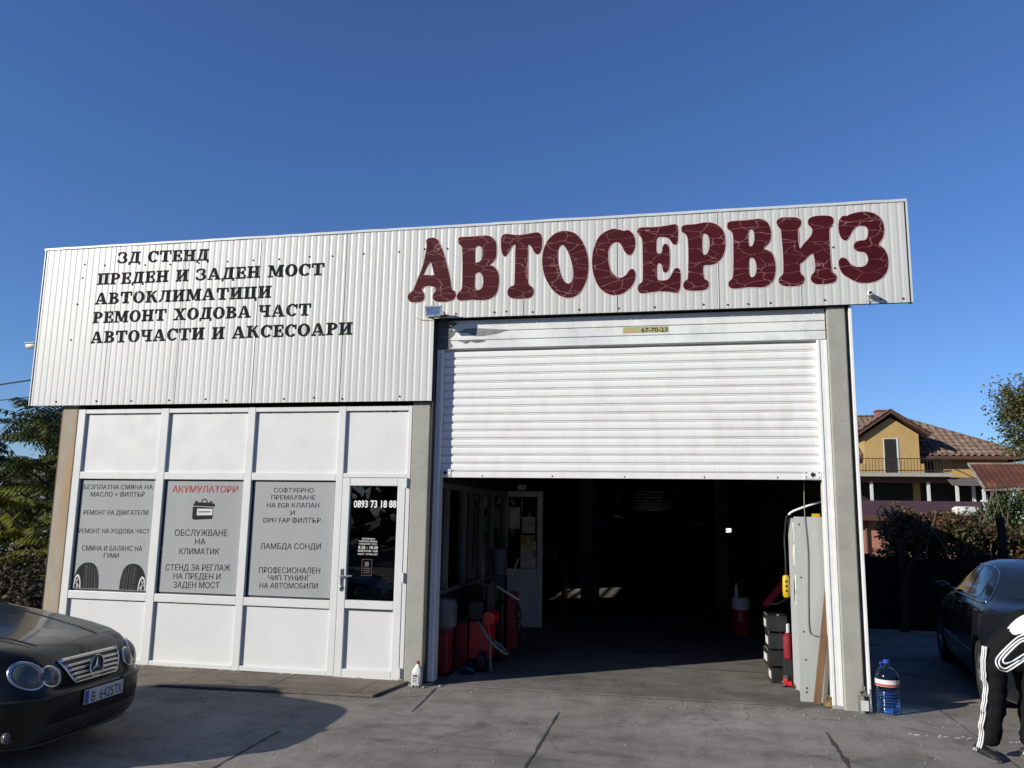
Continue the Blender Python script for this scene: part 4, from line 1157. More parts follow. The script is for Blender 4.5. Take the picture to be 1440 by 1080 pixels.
# bonnet shut lines and centre creases
def topz(x, y):
    lo, hi = .5, 1.38
    for _ in range(30):
        m_ = (lo + hi) / 2
        if cs.xfr(y, m_) > x: lo = m_
        else: hi = m_
    return lo
mb = MB()
for sg in (-1, 1):
    mb.tube([(x, sg * yy, topz(x, yy) + .0006) for x, yy in [(-.30 - .09 * i, .40 + .022 * i if i < 9 else .598 + .006 * (i - 9)) for i in range(13)]], .0035, 5)
mb.tube([(topx, y, 0) for topx, y in []] or [(-.30, -.40, topz(-.30, .40)), (-.30, -.40, topz(-.30, .40) + .001)], .002, 4)
mb.build("bonnet_gap", M['black'], coupe, world=False)
mb = MB()
for sg in (-1, 1): mb.tube([(-.30 - .09 * i, sg * (.335 + .015 * i), topz(-.30 - .09 * i, .335 + .015 * i) - .006) for i in range(13)], .012, 8)
mb.build("bonnet_crease", M['paint_black'], coupe, True, world=False)
end_patch(cs, 1.032, 1.345, lambda t: (.69 - .17 * t), .004, "windscreen", M['tint'], coupe)
mb = MB()
for y0 in (-.35, .12): mb.tube([(cs.xfr(y0, .97) + .02, y0, 1.03), (cs.xfr(y0 + .25, 1.045) + .015, y0 + .25, 1.045), (cs.xfr(y0 + .48, 1.06) + .012, y0 + .48, 1.06)], .009, 6)
mb.build("wiper", M['black'], coupe, world=False)
for sg in (-1, 1):
    side_patch(cs, [(-1.85, .99), (-2.42, 1.27), (-2.9, 1.315), (-3.25, 1.29), (-3.45, 1.2), (-3.62, 1.06), (-3.5, 1.01), (-2.6, .985)], sg, .004, "side_window", M['tint'], coupe)
    mb = MB(); mb.ball((-1.95, sg * .90, 1.02), .07, .11, .075, 16, 10); mb.bar((-1.98, sg * .70, .985), (-1.96, sg * .84, 1.005), .06, .03); mb.build("wing_mirror", M['paint_black'], coupe, True, world=False)
    mb = MB(); mb.bar((-2.35, sg * (cs.ys(-2.35, .8) + .018), .80), (-2.53, sg * (cs.ys(-2.5, .8) + .018), .80), .02, .028); mb.build("door_handle", M['paint_black'], coupe, world=False, bevel=.006)
end_patch(cs, 1.02, 1.32, lambda t: (.62 - .12 * t), .004, "rear_window", M['tint'], coupe, True)
for sg in (-1, 1):
    mb = MB(); mb.box(cs.xfr(.6, .75, True) - .012, cs.xfr(.6, .75, True) + .08, sg * .52, sg * .78, .66, .80); mb.build("tail_light", M['text_red'], coupe, world=False, bevel=.02)

# ---- dark saloon at the right
SK = [(.17, -.16, -4.74, .84, 5, 6), (.22, -.05, -4.83, .885, 5, 6), (.34, -.0, -4.88, .91, 4.6, 6), (.52, -.0, -4.90, .925, 4.6, 6), (.64, -.05, -4.88, .927, 4.6, 6), (.72, -.13, -4.87, .92, 4.8, 6), (.78, -.30, -4.86, .912, 5, 6), (.84, -.62, -4.84, .902, 5.4, 6),
      (.90, -1.0, -4.82, .892, 5.6, 6), (.95, -1.25, -4.80, .88, 5.8, 6), (.985, -1.36, -4.77, .865, 5.8, 6), (1.02, -1.43, -4.72, .845, 5.6, 5.5), (1.045, -1.48, -4.55, .828, 5.4, 5), (1.06, -1.51, -4.30, .82, 5.4, 5), (1.09, -1.58, -4.21, .80, 5.4, 5), (1.18, -1.80, -4.02, .755, 4.8, 4.6), (1.28, -2.14, -3.78, .70, 4.6, 4.4), (1.36, -2.38, -3.52, .645, 4.4, 4.2), (1.405, -2.58, -3.28, .575, 4.2, 4), (1.435, -2.80, -3.05, .46, 4, 4), (1.445, -2.90, -2.96, .25, 3, 3)]
def make_saloon(loc, label, rz):
    root = thing("parked_saloon", loc, label, "car", None, rz)
    sh = Shell(SK, -2.7)
    body_with_arches("body", sh, SK, M['paint_blue'], root, (-.92, -3.75), .37, .925)
    for ax in (-.92, -3.75):
        for sg in (-1, 1): wheel(root, ax, sg * .80, .325, .21)
    for sg in (-1, 1):
        w1, l1 = side_patch(sh, [(-1.80, 1.035), (-2.20, 1.26), (-2.48, 1.335), (-2.80, 1.35), (-2.835, 1.30), (-2.845, 1.06), (-2.80, 1.035), (-2.3, 1.03)], sg, .004, "side_window", M['tint'], root)
        w2, l2 = side_patch(sh, [(-2.93, 1.06), (-2.91, 1.30), (-2.93, 1.352), (-3.15, 1.345), (-3.42, 1.295), (-3.45, 1.20), (-3.44, 1.08), (-3.40, 1.045), (-3.0, 1.04)], sg, .004, "side_window", M['tint'], root)
        w3, l3 = side_patch(sh, [(-3.50, 1.07), (-3.50, 1.22), (-3.53, 1.26), (-3.64, 1.20), (-3.76, 1.08), (-3.74, 1.05), (-3.55, 1.05)], sg, .004, "side_window", M['tint'], root)
        tr = [(-1.70, 1.022), (-2.18, 1.285), (-2.48, 1.362), (-2.90, 1.372), (-3.25, 1.365), (-3.52, 1.298), (-3.72, 1.185), (-3.84, 1.06), (-3.80, 1.028), (-3.4, 1.02), (-2.6, 1.014)]
        lp = cr(tr, 6)
        mb = MB(); P = [(p.x, sg * (sh.ys(p.x, p.y) + .006), p.y) for p in lp]; mb.tube(P + P[:1], .008, 6, False); mb.build("window_trim", M['chrome'], root, True, world=False)
        mb = MB(); mb.tube([(-1.45 - .18 * i, sg * (sh.ys(-1.45 - .18 * i, .47) + .004), .47) for i in range(12)], .012, 6); mb.build("rub_strip", M['chrome'] if False else M['plastic'], root, world=False)
        for hx in (-2.70, -3.62):
            mb = MB(); mb.bar((hx, sg * (sh.ys(hx, .93) + .02), .93), (hx - .19, sg * (sh.ys(hx - .19, .935) + .02), .935), .022, .03); mb.build("door_handle", M['paint_blue'], root, world=False, bevel=.007)
        mb = MB(); mb.ball((-1.84, sg * .96, 1.05), .055, .09, .065, 16, 10); mb.bar((-1.88, sg * .82, 1.01), (-1.86, sg * .91, 1.03), .05, .03); mb.build("wing_mirror", M['paint_blue'], root, True, world=False)
        mb = MB()
        for gx in ((-1.52, -1.60), (-2.86, -2.88)):
            mb.tube([(gx[0] + (gx[1] - gx[0]) * k / 8, sg * (sh.ys(gx[0], .30 + .68 * k / 8) + .0005), .30 + .68 * k / 8) for k in range(9)], .004, 5)
        mb.build("door_gap", M['black'], root, world=False)
        mb = MB(); V = []
        for j in range(7):
            z = .60 + .13 * j / 6
            for i in range(9):
                y = .42 + .44 * i / 8; V.append((sh.xfr(y, z) + .004, sg * y, z))
        mb.add(V, [(j * 9 + i, j * 9 + i + 1, (j + 1) * 9 + i + 1, (j + 1) * 9 + i) for j in range(6) for i in range(8)]); mb.build("headlight", M['lens'], root, True, world=False)
        mb = MB(); V = []
        for j in range(7):
            z = .74 + .17 * j / 6
            for i in range(9):
                y = .46 + .33 * i / 8; V.append((sh.xfr(y, z, True) - .014, sg * y, z))
        mb.add(V, [(j * 9 + i, j * 9 + i + 1, (j + 1) * 9 + i + 1, (j + 1) * 9 + i) for j in range(6) for i in range(8)]); mb.build("tail_light", M['text_red'], root, True, world=False)
    end_patch(sh, 1.05, 1.385, lambda t: (.76 - .20 * t), .004, "windscreen", M['tint'], root)
    end_patch(sh, 1.10, 1.375, lambda t: (.70 - .17 * t), .004, "rear_window", M['tint'], root, True)
    mb = MB(); V = []
    for j in range(5):
        z = .30 + .42 * j / 4; h = .30 + .10 * j / 4
        for i in range(9): y = -h + 2 * h * i / 8; V.append((sh.xfr(y, z) + .006, y, z))
    mb.add(V, [(j * 9 + i, j * 9 + i + 1, (j + 1) * 9 + i + 1, (j + 1) * 9 + i) for j in range(4) for i in range(8)])
    g = mb.build("grille", M['plastic'], root, True, world=False)
    mb = MB()
    for k in range(7):
        z = .33 + .06 * k; h = .30 + .10 * (z - .3) / .42 - .02
        mb.tube([(sh.xfr(-h + 2 * h * i / 8, z) + .012, -h + 2 * h * i / 8, z) for i in range(9)], .007, 6)
    mb.build("grille_bar", M['chrome'], g, True, world=False)
    return root
def copy_tree(o, parent=None):
    c = o.copy(); COL.objects.link(c)
    if parent is not None: c.parent = parent
    for ch in o.children: copy_tree(ch, c)
    return c
saloon = make_saloon((4.45, 4.21, 0), "dark blue saloon parked in the shade beside the workshop near the bending person", R(81.7))
lifted = copy_tree(saloon)
lifted.name = "raised_saloon"
lifted.location = (-.62, 7.6, 1.66); lifted.rotation_euler = (0, 0, R(-90))
tag(lifted, "dark saloon car raised on the lift deep inside the garage", "car")

# ------------------------------------------------------------------ things inside and in front of the garage
M['red'] = simple('red_enamel', (.50, .012, .02), .38, 0, .2, 5)
M['red_dull'] = simple('dull_red', (.24, .012, .018), .55, 0, .3, 5)
M['cab'] = streaked('cabinet_grey_paint', (.47, .49, .47), (.30, .30, .27), .25, .45, 8)
M['cab_side'] = streaked('cabinet_pale_side', (.56, .58, .61), (.36, .36, .36), .3, .45, 6)
M['case'] = simple('black_case_plastic', (.016, .017, .017), .42, 0, .3, 9)
M['yellow'] = simple('yellow_plastic', (.62, .40, .01), .4, 0, .1, 9)
M['wood'] = simple('weathered_plank', (.16, .085, .045), .8, 0, .4, 9, stretch=(1, 1, .1))
M['wood_g'] = simple('grey_plank', (.14, .125, .105), .8, 0, .3, 9, stretch=(1, 1, .1))
M['hose'] = simple('grey_hose', (.22, .22, .19), .5, 0, .15, 20)
M['blue_d'] = simple('dark_blue_plastic', (.03, .04, .075), .5, 0, .2, 5)
M['clearp'] = glassmat('clear_plastic', (.86, .88, .86), .04)
M['label_w'] = simple('bottle_label', (.68, .66, .66), .5, 0, .08, 12)

# tall grey cabinet behind the right pillar
cab = thing("steel_cabinet", (1.42, .55, 0), "tall pale grey steel cabinet just inside the right side of the garage door", "cabinet")
mb = MB(); mb.box(1.195, 1.60, .26, .92, .055, 1.865); mb.build("body", M['cab_side'], cab, bevel=.006)
mb = MB(); mb.box(1.175, 1.555, .225, .259, .005, 1.88); mb.cur = 1
for x, z in ((1.225, 1.80), (1.225, 1.25), (1.23, .70), (1.24, .42), (1.24, .14), (1.235, .10), (1.37, .12)): mb.lathe([(.010, .2235), (.010, .2248)], (x, 0, z), 10, 'y')
mb.build("front_panel", [M['cab'], M['black']], cab, bevel=.004)
mb = MB()
for y in (.36, .82): mb.box(1.21, 1.26, y, y + .05, 0, .054)
mb.build("foot", M['cab_side'], cab)
mb = MB()
for y, z, h, w in ((.30, 1.62, .20, .20), (.34, 1.36, .22, .22), (.30, 1.10, .16, .18), (.33, .95, .11, .2)): mb.box(1.1915, 1.1945, y, y + w, z, z + h)
mb.build("notice", M['paper'], cab)
mb = MB(); mb.box(1.37, 1.45, .27, .34, 1.8655, 1.915); tb = tag(mb.build("yellow_box", M['yellow'], None, bevel=.006), "tiny yellow box lying on top of the tall grey cabinet", "box")
# pendant control on its cable
pc = thing("pendant_control", (1.10, .48, 1.02), "yellow hand control hanging on a black cable beside the grey cabinet", "control")
mb = MB(); mb.lathe([(.028, 0), (.038, .02), (.040, .10), (.037, .20), (.030, .225), (.012, .235)], (1.10, .48, 1.02), 14, sx=.95, sy=.8); mb.build("housing", M['yellow'], pc, auto=35)
mb = MB()
for k in range(3): mb.lathe([(.012, -.033), (.012, -.041)], (1.10, .48, 1.09 + .05 * k), 10, 'y')
mb.build("button", M['black'], pc)
mb = MB(); mb.tube(cr([(1.10, .48, 1.25), (1.103, .47, 1.45), (1.10, .475, 1.65), (1.125, .46, 1.86), (1.15, .45, 1.90)], 5, False), .008, 6); mb.build("cable", M['black'], pc)
mb = MB(); mb.tube(cr([(1.15, .45, 1.90), (1.20, .44, 1.94), (1.35, .42, 2.0), (1.53, .40, 2.06), (1.61, .40, 2.08)], 6, False), .012, 8)
tag(mb.build("white_pipe", M['rail'], None, True), "thin white conduit sloping from the wall to the cabinet top", "pipe")
mb = MB(); mb.tube(cr([(1.29, .215, 2.25), (1.285, .218, 1.9), (1.30, .217, 1.5), (1.285, .218, 1.0), (1.28, .216, .75), (1.30, .212, .68), (1.36, .206, .665)], 6, False), .0055, 6)
tag(mb.build("grey_cable", M['hose'], None, True), "thin grey cable hanging down in front of the grey cabinet", "cable")
# planks leaning
mb = MB(); mb.bar((1.315, .105, .012), (1.485, .165, 1.16), .07, .035, (0, 1, 0)); tag(mb.build("brown_plank", M['wood'], None, bevel=.003), "narrow brown plank leaning against the right shutter rail", "plank")
mb = MB(); mb.bar((1.385, .10, .01), (1.475, .10, .80), .035, .03, (0, 1, 0)); tag(mb.build("grey_plank", M['wood_g'], None, bevel=.003), "short grey batten leaning beside the brown plank", "plank")
mb = MB(); rng = random.Random(3)
for k in range(26):
    a, b = rng.uniform(0, 6.28), rng.uniform(.2, 1)
    c0 = Vector((1.425 + .045 * math.cos(a), .045 + .035 * math.sin(a), .012)); c1 = Vector((1.425 + .05 * math.cos(a + b * 2), .05 + .045 * math.sin(a + 2), .13 * b))
    mb.tube([c0, c0.lerp(c1, .5) + Vector((0, 0, .02)), c1], .004, 5)
M['straw'] = simple('dry_straw', (.30, .20, .07), .8, 0, .4, 20)
tag(mb.build("straw_tuft", M['straw'], None), "small clump of dry straw at the foot of the right rail", "straw")

# black cases stacked
for k in range(4):
    x, y, z = 1.055 + rng.uniform(-.012, .012) + (.03 if k == 0 else 0), 1.27 - .03 * k + rng.uniform(-.01, .01), .002 + .195 * k
    c = thing("battery_case", (x, y, z), ["black battery case at the floor, lowest of the stack by the grey cabinet", "black battery case second from the floor in the stack by the grey cabinet", "black battery case third from the floor in the stack by the grey cabinet", "black battery case on top of the stack by the grey cabinet"][k], "case", "black battery cases stacked by the cabinet", R(rng.uniform(-4, 4)))
    mb = MB(); mb.box(-.115, .115, -.16, .16, .0, .155); mb.box(-.12, .12, -.165, .165, .1555, .172); mb.build("body", M['case'], c, world=False, bevel=.006)
    mb = MB(); mb.box(-.117, -.1152, -.11, .10, .04, .125); mb.build("paper_label", M['label_w'], c, world=False)
    mb = MB(); mb.tube([(-.105, -.12, .172), (-.105, -.10, .183), (-.105, .10, .183), (-.105, .12, .172)], .006, 6); mb.lathe([(.014, .172), (.014, .188), (0, .188)], (.02, -.12, 0), 10); mb.build("handle", M['hose'], c, world=False)
j = thing("trolley_jack", (1.16, 1.0, 0), "small red trolley jack on the floor before the black case stack", "jack")
mb = MB(); mb.bar((1.13, .92, .045), (1.16, 1.10, .05), .10, .05); mb.bar((1.11, .93, .09), (1.15, 1.08, .06), .05, .04); mb.build("frame", M['red'], j, bevel=.006)
mb = MB()
for y in (.93, 1.09):
    for x in (1.09, 1.20): mb.lathe([(.025, -.012), (.025, .012)], (x, y, .026), 12, 'x')
mb.build("wheel", M['steel'], j)
mb = MB(); mb.lathe([(.03, .08), (.035, .105), (.03, .11), (0, .11)], (1.115, .95, .02), 12); mb.build("saddle", M['steel'], j)
rc = thing("red_canister", (1.165, 1.05, .30), "red canister with a white cap between the case stack and the cabinet", "canister")
mb = MB(); mb.lathe([(.05, 0), (.055, .01), (.055, .24), (.03, .27), (.02, .28)], (1.165, 1.05, .30), 16); mb.build("body", M['red_dull'], rc, auto=35)
mb = MB(); mb.lathe([(.028, 0), (.028, .09), (.02, .10), (0, .10)], (1.165, 1.05, .581), 14); mb.build("cap", M['label_w'], rc)
mb = MB(); mb.box(1.10, 1.24, .96, 1.14, .0, .298); tag(mb.build("carrier_block", M['case'], None, bevel=.006), "dark block carrying the red canister beside the cabinet", "block")
# red leaning panel / engine hoist arm above stack
eh = thing("engine_hoist", (1.5, 2.9, 0), "red engine hoist with a slanting arm behind the black case stack", "hoist")
mb = MB(); mb.bar((1.54, 2.95, .06), (1.54, 2.95, 1.18), .09, .09); mb.build("post", M['red'], eh, bevel=.005)
mb = MB(); mb.bar((1.09, 2.90, .69), (1.58, 2.98, 1.24), .09, .11, (0, 1, 0)); mb.build("arm", M['red'], eh, bevel=.006)
mb = MB(); mb.tube(cr([(1.11, 2.82, .73), (1.24, 2.78, .73), (1.38, 2.76, .81), (1.48, 2.80, .88)], 5, False), .012, 6); mb.build("hose", M['hose'], eh)
mb = MB(); mb.bar((1.54, 2.3, .05), (1.54, 3.4, .05), .08, .08); mb.build("base", M['red'], eh, bevel=.005)
# red drum with bottles on it, deep
dr = thing("oil_drum", (.93, 5.1, 0), "red drum with a grey top standing deep in the dark garage", "drum")
mb = MB(); mb.lathe([(.135, 0), (.145, .01), (.145, .20), (.15, .21), (.145, .22), (.145, .40)], (.93, 5.1, 0), 24); mb.build("body", M['red'], dr, auto=35)
mb = MB(); mb.lathe([(.146, .401), (.146, .58), (.138, .59), (0, .59)], (.93, 5.1, 0), 24); mb.build("lid", M['rail'], dr, auto=35)
for k, (x, y, h) in enumerate([(.86, 5.05, .22), (.95, 5.08, .26), (1.0, 5.15, .2)]):
    t = thing("oil_bottle", (x, y, .592), ["pale bottle on the left of the red drum's lid", "tall dark bottle in the middle of the red drum's lid", "short dark bottle on the right of the red drum's lid"][k], "bottle", "bottles on the red drum")
    mb = MB(); mb.lathe([(.03, 0), (.034, .01), (.034, h * .7), (.015, h * .85), (.014, h)], (x, y, .592), 14); mb.build("body", M['rail'] if k == 0 else M['case'], t, auto=35)
    mb = MB(); mb.lathe([(.017, h), (.017, h + .025), (0, h + .025)], (x, y, .592), 12); mb.build("cap", M['red'], t)

# left side machines
def hosepath(P, r, name, parent, mat='hose'):
    mb = MB(); mb.tube(cr(P, 5, False), r, 8); return mb.build(name, M[mat], parent, True)
s1 = thing("oil_drainer", (-2.74, .55, 0), "slim red waste oil drainer with a grey tank just inside the left shutter rail", "drainer")
mb = MB(); mb.box(-2.83, -2.66, .42, .66, .03, .50); mb.build("body", M['red_dull'], s1, bevel=.02)
mb = MB(); mb.lathe([(.10, .501), (.15, .56), (.155, .80), (.12, .86), (.04, .87)], (-2.75, .56, 0), 20); mb.build("tank", M['tankg'] if 'tankg' in M else simple('grey_tank', (.13, .12, .13), .5, 0, .2, 6), s1, auto=35)
mb = MB()
for y in (.46, .62): mb.lathe([(.03, -.1), (.03, .1)], (-2.745, y, .03), 12, 'x')
mb.build("wheel", M['black'], s1)
s2 = thing("parts_washer", (-2.59, .98, 0), "narrow red cabinet between the drainer and the red machine with the hose", "cabinet")
mb = MB(); mb.box(-2.70, -2.55, .86, 1.12, .02, .56); mb.build("body", M['red_dull'], s2, bevel=.015)
mb = MB(); mb.box(-2.71, -2.545, .85, 1.13, .5605, .60); mb.build("lid", M['case'], s2, bevel=.006)
s3 = thing("service_machine", (-2.40, .98, 0), "bright red service machine with a looping grey hose inside the left of the garage", "machine")
mb = MB(); mb.box(-2.535, -2.275, .88, 1.22, .13, .575); mb.build("body", M['red'], s3, bevel=.02)
mb = MB(); mb.lathe([(.0, -.16), (.075, -.16), (.09, -.1), (.09, .04), (0, .04)], (-2.28, 1.0, .62), 20, 'y'); mb.build("filter_pot", M['red'], s3, auto=35)
mb = MB(); mb.box(-2.56, -2.38, .95, 1.22, .5755, .80); mb.box(-2.37, -2.27, 1.10, 1.21, .576, 1.0); mb.build("top_unit", M['case'], s3, bevel=.01)
mb = MB(); mb.lathe([(.12, -.04), (.12, .04)], (-2.34, .86, .121), 24, 'x'); mb.lathe([(.07, -.03), (.07, .03)], (-2.50, .92, .071), 20, 'x'); mb.build("wheel", M['black'], s3, auto=35)
hosepath([(-2.42, .86, .58), (-2.34, .80, .50), (-2.24, .76, .38), (-2.14, .74, .30), (-2.06, .78, .24), (-2.05, .90, .22), (-2.14, .98, .28), (-2.24, .98, .34)], .017, "hose", s3)
hosepath([(-2.26, .84, .44), (-2.25, .84, .30), (-2.24, .80, .14), (-2.22, .78, .02)], .014, "pipe", s3)
mb = MB(); mb.box(-2.54, -2.40, .60, .80, .003, .05); mb.tube(cr([(-2.54, .62, .05), (-2.47, .58, .085), (-2.40, .62, .04)], 5, False), .03, 8)
tag(mb.build("blue_rag", M['blue_d'], None, True), "crumpled dark blue rag on the floor before the red machine", "rag")
s4 = thing("tyre_changer", (-2.30, 1.75, 0), "dark tyre changer with a red column and levers near the open inner door", "machine")
mb = MB(); mb.box(-2.62, -2.24, 1.5, 2.0, .02, .74); mb.build("body", M['case'], s4, bevel=.02)
mb = MB(); mb.box(-2.23, -2.10, 1.62, 1.80, .15, .86); mb.build("column", M['red_dull'], s4, bevel=.015)
mb = MB(); mb.bar((-2.62, 1.55, .98), (-2.36, 1.50, .93), .05, .04); mb.bar((-2.40, 1.5, .98), (-2.05, 1.55, .78), .05, .035); mb.bar((-2.36, 1.52, .741), (-2.36, 1.52, .98), .05, .05); mb.build("arm", M['steel'], s4, bevel=.006)
mb = MB(); mb.tube([(-2.52, 1.62, .75), (-2.56, 1.60, 1.32)], .014, 8); mb.tube([(-2.16, 1.6, 1.06), (-2.07, 1.58, 1.30)], .012, 8); mb.build("lever", M['hose'], s4)
hosepath([(-2.08, 1.58, .74), (-2.02, 1.52, .60), (-2.06, 1.50, .45), (-1.98, 1.5, .34), (-2.03, 1.48, .26)], .016, "hose", s4, 'black')
hosepath([(-2.10, 1.60, .70), (-2.08, 1.54, .55), (-1.97, 1.50, .42), (-1.94, 1.5, .26)], .012, "hose", s4, 'black')
bk = thing("bucket", (-2.34, 1.62, .99), "dark blue bucket standing on the machine before the open inner door", "bucket")
mb = MB(); mb.lathe([(.0, 0), (.085, 0), (.125, .32), (.132, .33), (.122, .335), (.115, .30)], (-2.34, 1.62, 1.08), 24); mb.build("body", M['blue_d'], bk, auto=35)
mb = MB(); mb.box(-2.44, -2.24, 1.52, 1.72, .76, 1.078); tag(mb.build("black_crate", M['case'], None, bevel=.01), "black crate under the blue bucket on the tyre changer", "crate")

# white oil jug by the column
jug = thing("oil_jug", (-2.845, -.125, 0), "white plastic oil jug with a red cap at the foot of the middle column", "jug")
mb = MB()
sec = [(.0, .052, .036), (.008, .058, .040), (.14, .058, .040), (.17, .052, .038), (.205, .030, .026), (.225, .018, .018), (.232, .016, .016)]
V = []; F = []; n = 20
for z, a, b2 in sec:
    for k in range(n):
        t = 2 * math.pi * k / n; c, s = math.cos(t), math.sin(t)
        V.append((-2.845 + a * math.copysign(abs(c) ** .6, c) + (.012 * (z / .23)), -.125 + b2 * math.copysign(abs(s) ** .6, s), z))
for jx in range(len(sec) - 1):
    for k in range(n): F.append((jx * n + k, jx * n + (k + 1) % n, (jx + 1) * n + (k + 1) % n, (jx + 1) * n + k))
F.append(tuple(range(n - 1, -1, -1))); F.append(tuple((len(sec) - 1) * n + k for k in range(n)))
mb.add(V, F); mb.build("body", M['label_w'], jug, auto=40)
mb = MB(); mb.lathe([(.019, .233), (.019, .258), (.015, .262), (0, .262)], (-2.833, -.125, 0), 14); mb.build("cap", M['red'], jug)
mb = MB(); mb.box(-2.885, -2.812, -.1662, -.1654, .03, .135); mb.cur = 1
for z in (.045, .062, .08): mb.box(-2.877, -2.83, -.1672, -.1663, z, z + .008)
mb.box(-2.872, -2.822, -.1672, -.1663, .10, .122)
mb.build("paper_label", [M['trim'], M['tread']], jug)
# rubble at the column foot
for k in range(14):
    mb = MB(); x = -3.0 + rng.uniform(0, .42); y = -.09 - rng.uniform(0, .12); s = rng.uniform(.008, .022)
    mb.ball((x, y, s * .6), s, s * .8, s * .65, 7, 5)
    o = mb.build("pebble", M['conc'] if k % 3 else M['joint'], None); tag(o, "small grey lump of rubble at the foot of the middle column", "rubble", "rubble at the column foot")
# big blue water bottle
M['bluep'] = glassmat('blue_water_bottle_plastic', (.36, .60, .86), .05)
wb = thing("water_bottle", (1.955, -.05, 0), "big blue ten litre water bottle standing at the right corner of the workshop", "bottle")
ribs = [(.085, .003), (.105, .012)]
for k in range(8):
    z = .02 + k * .026; ribs += [(.110, z), (.110, z + .012), (.105, z + .018), (.105, z + .022)]
ribs += [(.110, .24), (.110, .335), (.108, .35), (.095, .39), (.065, .425), (.032, .445), (.027, .455), (.027, .47)]
mb = MB(); mb.lathe([(.0, .003)] + ribs + [(0, .47)], (1.955, -.05, 0), 28); mb.build("body", M['bluep'], wb, auto=45)
M['blue_cap'] = simple('blue_cap', (.02, .07, .38), .4, 0, .08, 8)
mb = MB(); mb.lathe([(.033, .471), (.033, .497), (.028, .502), (0, .502)], (1.955, -.05, 0), 18); mb.build("cap", M['blue_cap'], wb, auto=35)
mb = MB(); V = []
for k in range(25):
    t = R(150 + 240 * k / 24); V += [(1.955 + .1125 * math.cos(t), -.05 + .1125 * math.sin(t), .262), (1.955 + .1125 * math.cos(t), -.05 + .1125 * math.sin(t), .325)]
mb.add(V, [(2 * k, 2 * k + 2, 2 * k + 3, 2 * k + 1) for k in range(24)]); mb.build("paper_label", M['label_w'], wb)
mb = MB(); V = []
for k in range(25):
    t = R(150 + 240 * k / 24); V += [(1.955 + .1135 * math.cos(t), -.05 + .1135 * math.sin(t), .266), (1.955 + .1135 * math.cos(t), -.05 + .1135 * math.sin(t), .283)]
mb.add(V, [(2 * k, 2 * k + 2, 2 * k + 3, 2 * k + 1) for k in range(24)]); mb.build("label_stripe", M['text_red'], wb)
mb = MB(); mb.tube(cr([(1.93, -.05, .46), (1.90, -.05, .475), (1.90, -.05, .45), (1.915, -.05, .42)], 4, False), .006, 6); mb.build("carry_handle", M['blue_cap'], wb)
# clear bottle
cb = thing("glass_bottle", (1.715, -.125, 0), "clear square bottle leaning on the foot of the right pillar", "bottle")
mb = MB(); mb.box(1.665, 1.765, -.165, -.09, .002, .165); mb.build("body", M['clearp'], cb, bevel=.014)
mb = MB(); mb.lathe([(.05, .166), (.04, .19), (.016, .21), (.015, .235), (.019, .236), (.019, .25), (0, .25)], (1.715, -.127, 0), 18, sy=.75); mb.build("neck", M['clearp'], cb, auto=35)
mb = MB(); mb.box(1.680, 1.750, -.1675, -.1658, .03, .125); mb.build("paper_label", M['trim'], cb)

# ---- deep inside
lift = thing("car_lift", (-.62, 9.5, 0), "dark two post car lift carrying the raised saloon", "lift")
for x in (-2.05, .85):
    mb = MB(); mb.box(x - .14, x + .14, 9.3, 9.6, 0, 3.6); mb.build("post", M['steelgrey'] if 'steelgrey' in M else simple('lift_grey', (.10, .10, .11), .5, 0, .2, 4), lift, bevel=.01)
for y in (8.6, 10.6):
    mb = MB(); mb.bar((-2.0, 9.45, 1.72), (-1.0, y, 1.72), .12, .1); mb.build("arm", M['case'], lift); mb = MB(); mb.bar((.8, 9.45, 1.72), (-.2, y, 1.72), .12, .1); mb.build("arm", M['case'], lift)
wbn = thing("workbench", (-2.3, 9.0, 0), "dark workbench with small bright tools far inside the garage", "bench")
mb = MB(); mb.box(-3.3, -1.7, 8.7, 9.3, .88, .93); mb.build("top", M['case'], wbn)
for x in (-3.2, -2.5, -1.8):
    mb = MB(); mb.box(x - .03, x + .03, 8.75, 9.25, 0, .8795); mb.build("leg", M['case'], wbn)
bx = thing("bench_vice", (-2.9, 8.9, .93), "steel vice on the far workbench beside the open inner door", "vice")
mb = MB(); mb.box(-3.02, -2.62, 8.8, 9.0, .931, .97); mb.box(-2.98, -2.90, 8.8, 9.0, .9705, 1.12); mb.box(-2.72, -2.66, 8.8, 9.0, .9705, 1.12); mb.build("body", M['steel'], bx, bevel=.005)
mb = MB(); mb.tube([(-3.05, 8.9, 1.16), (-2.6, 8.9, 1.16)], .025, 8); mb.build("jaw_bar", M['steel'], bx)
# small lit lamp deep in the dark
m, nt, bs = newmat("small_lamp_light"); bs.inputs["Emission Color"].default_value = (.9, .95, 1, 1); bs.inputs["Emission Strength"].default_value = 3.0; M['lamp'] = m
ll = thing("inspection_lamp", (1.0, 8.9, 1.57), "tiny lit white lamp deep inside the dark garage", "lamp")
for dz in (0, .045):
    mb = MB(); mb.bar((.92, 8.9, 1.575 + dz), (1.02, 8.9, 1.585 + dz), .022, .022); mb.build("tube", M['lamp'], ll)
mb = MB(); mb.bar((.9, 8.93, 1.60), (1.05, 8.93, 1.60), .12, .01, (0, 1, 0)); mb.build("backplate", M['case'], ll)
mb = MB()
mb.box(-.5, .98, 1.72, 1.745, .004, .012)
tag(mb.build("floor_rail", M['steel'], None), "thin metal strip set in the garage floor at the edge of the sunlight", "rail")
dk = thing("office_desk", (-3.4, 1.3, 0), "dark desk behind the glass of the entrance door", "desk")
mb = MB(); mb.box(-4.2, -3.05, .9, 1.6, .78, .82); mb.build("top", M['wood'], dk)
for x in (-4.15, -3.12):
    mb = MB(); mb.box(x - .02, x + .02, .92, 1.58, 0, .7795); mb.build("leg", M['case'], dk)
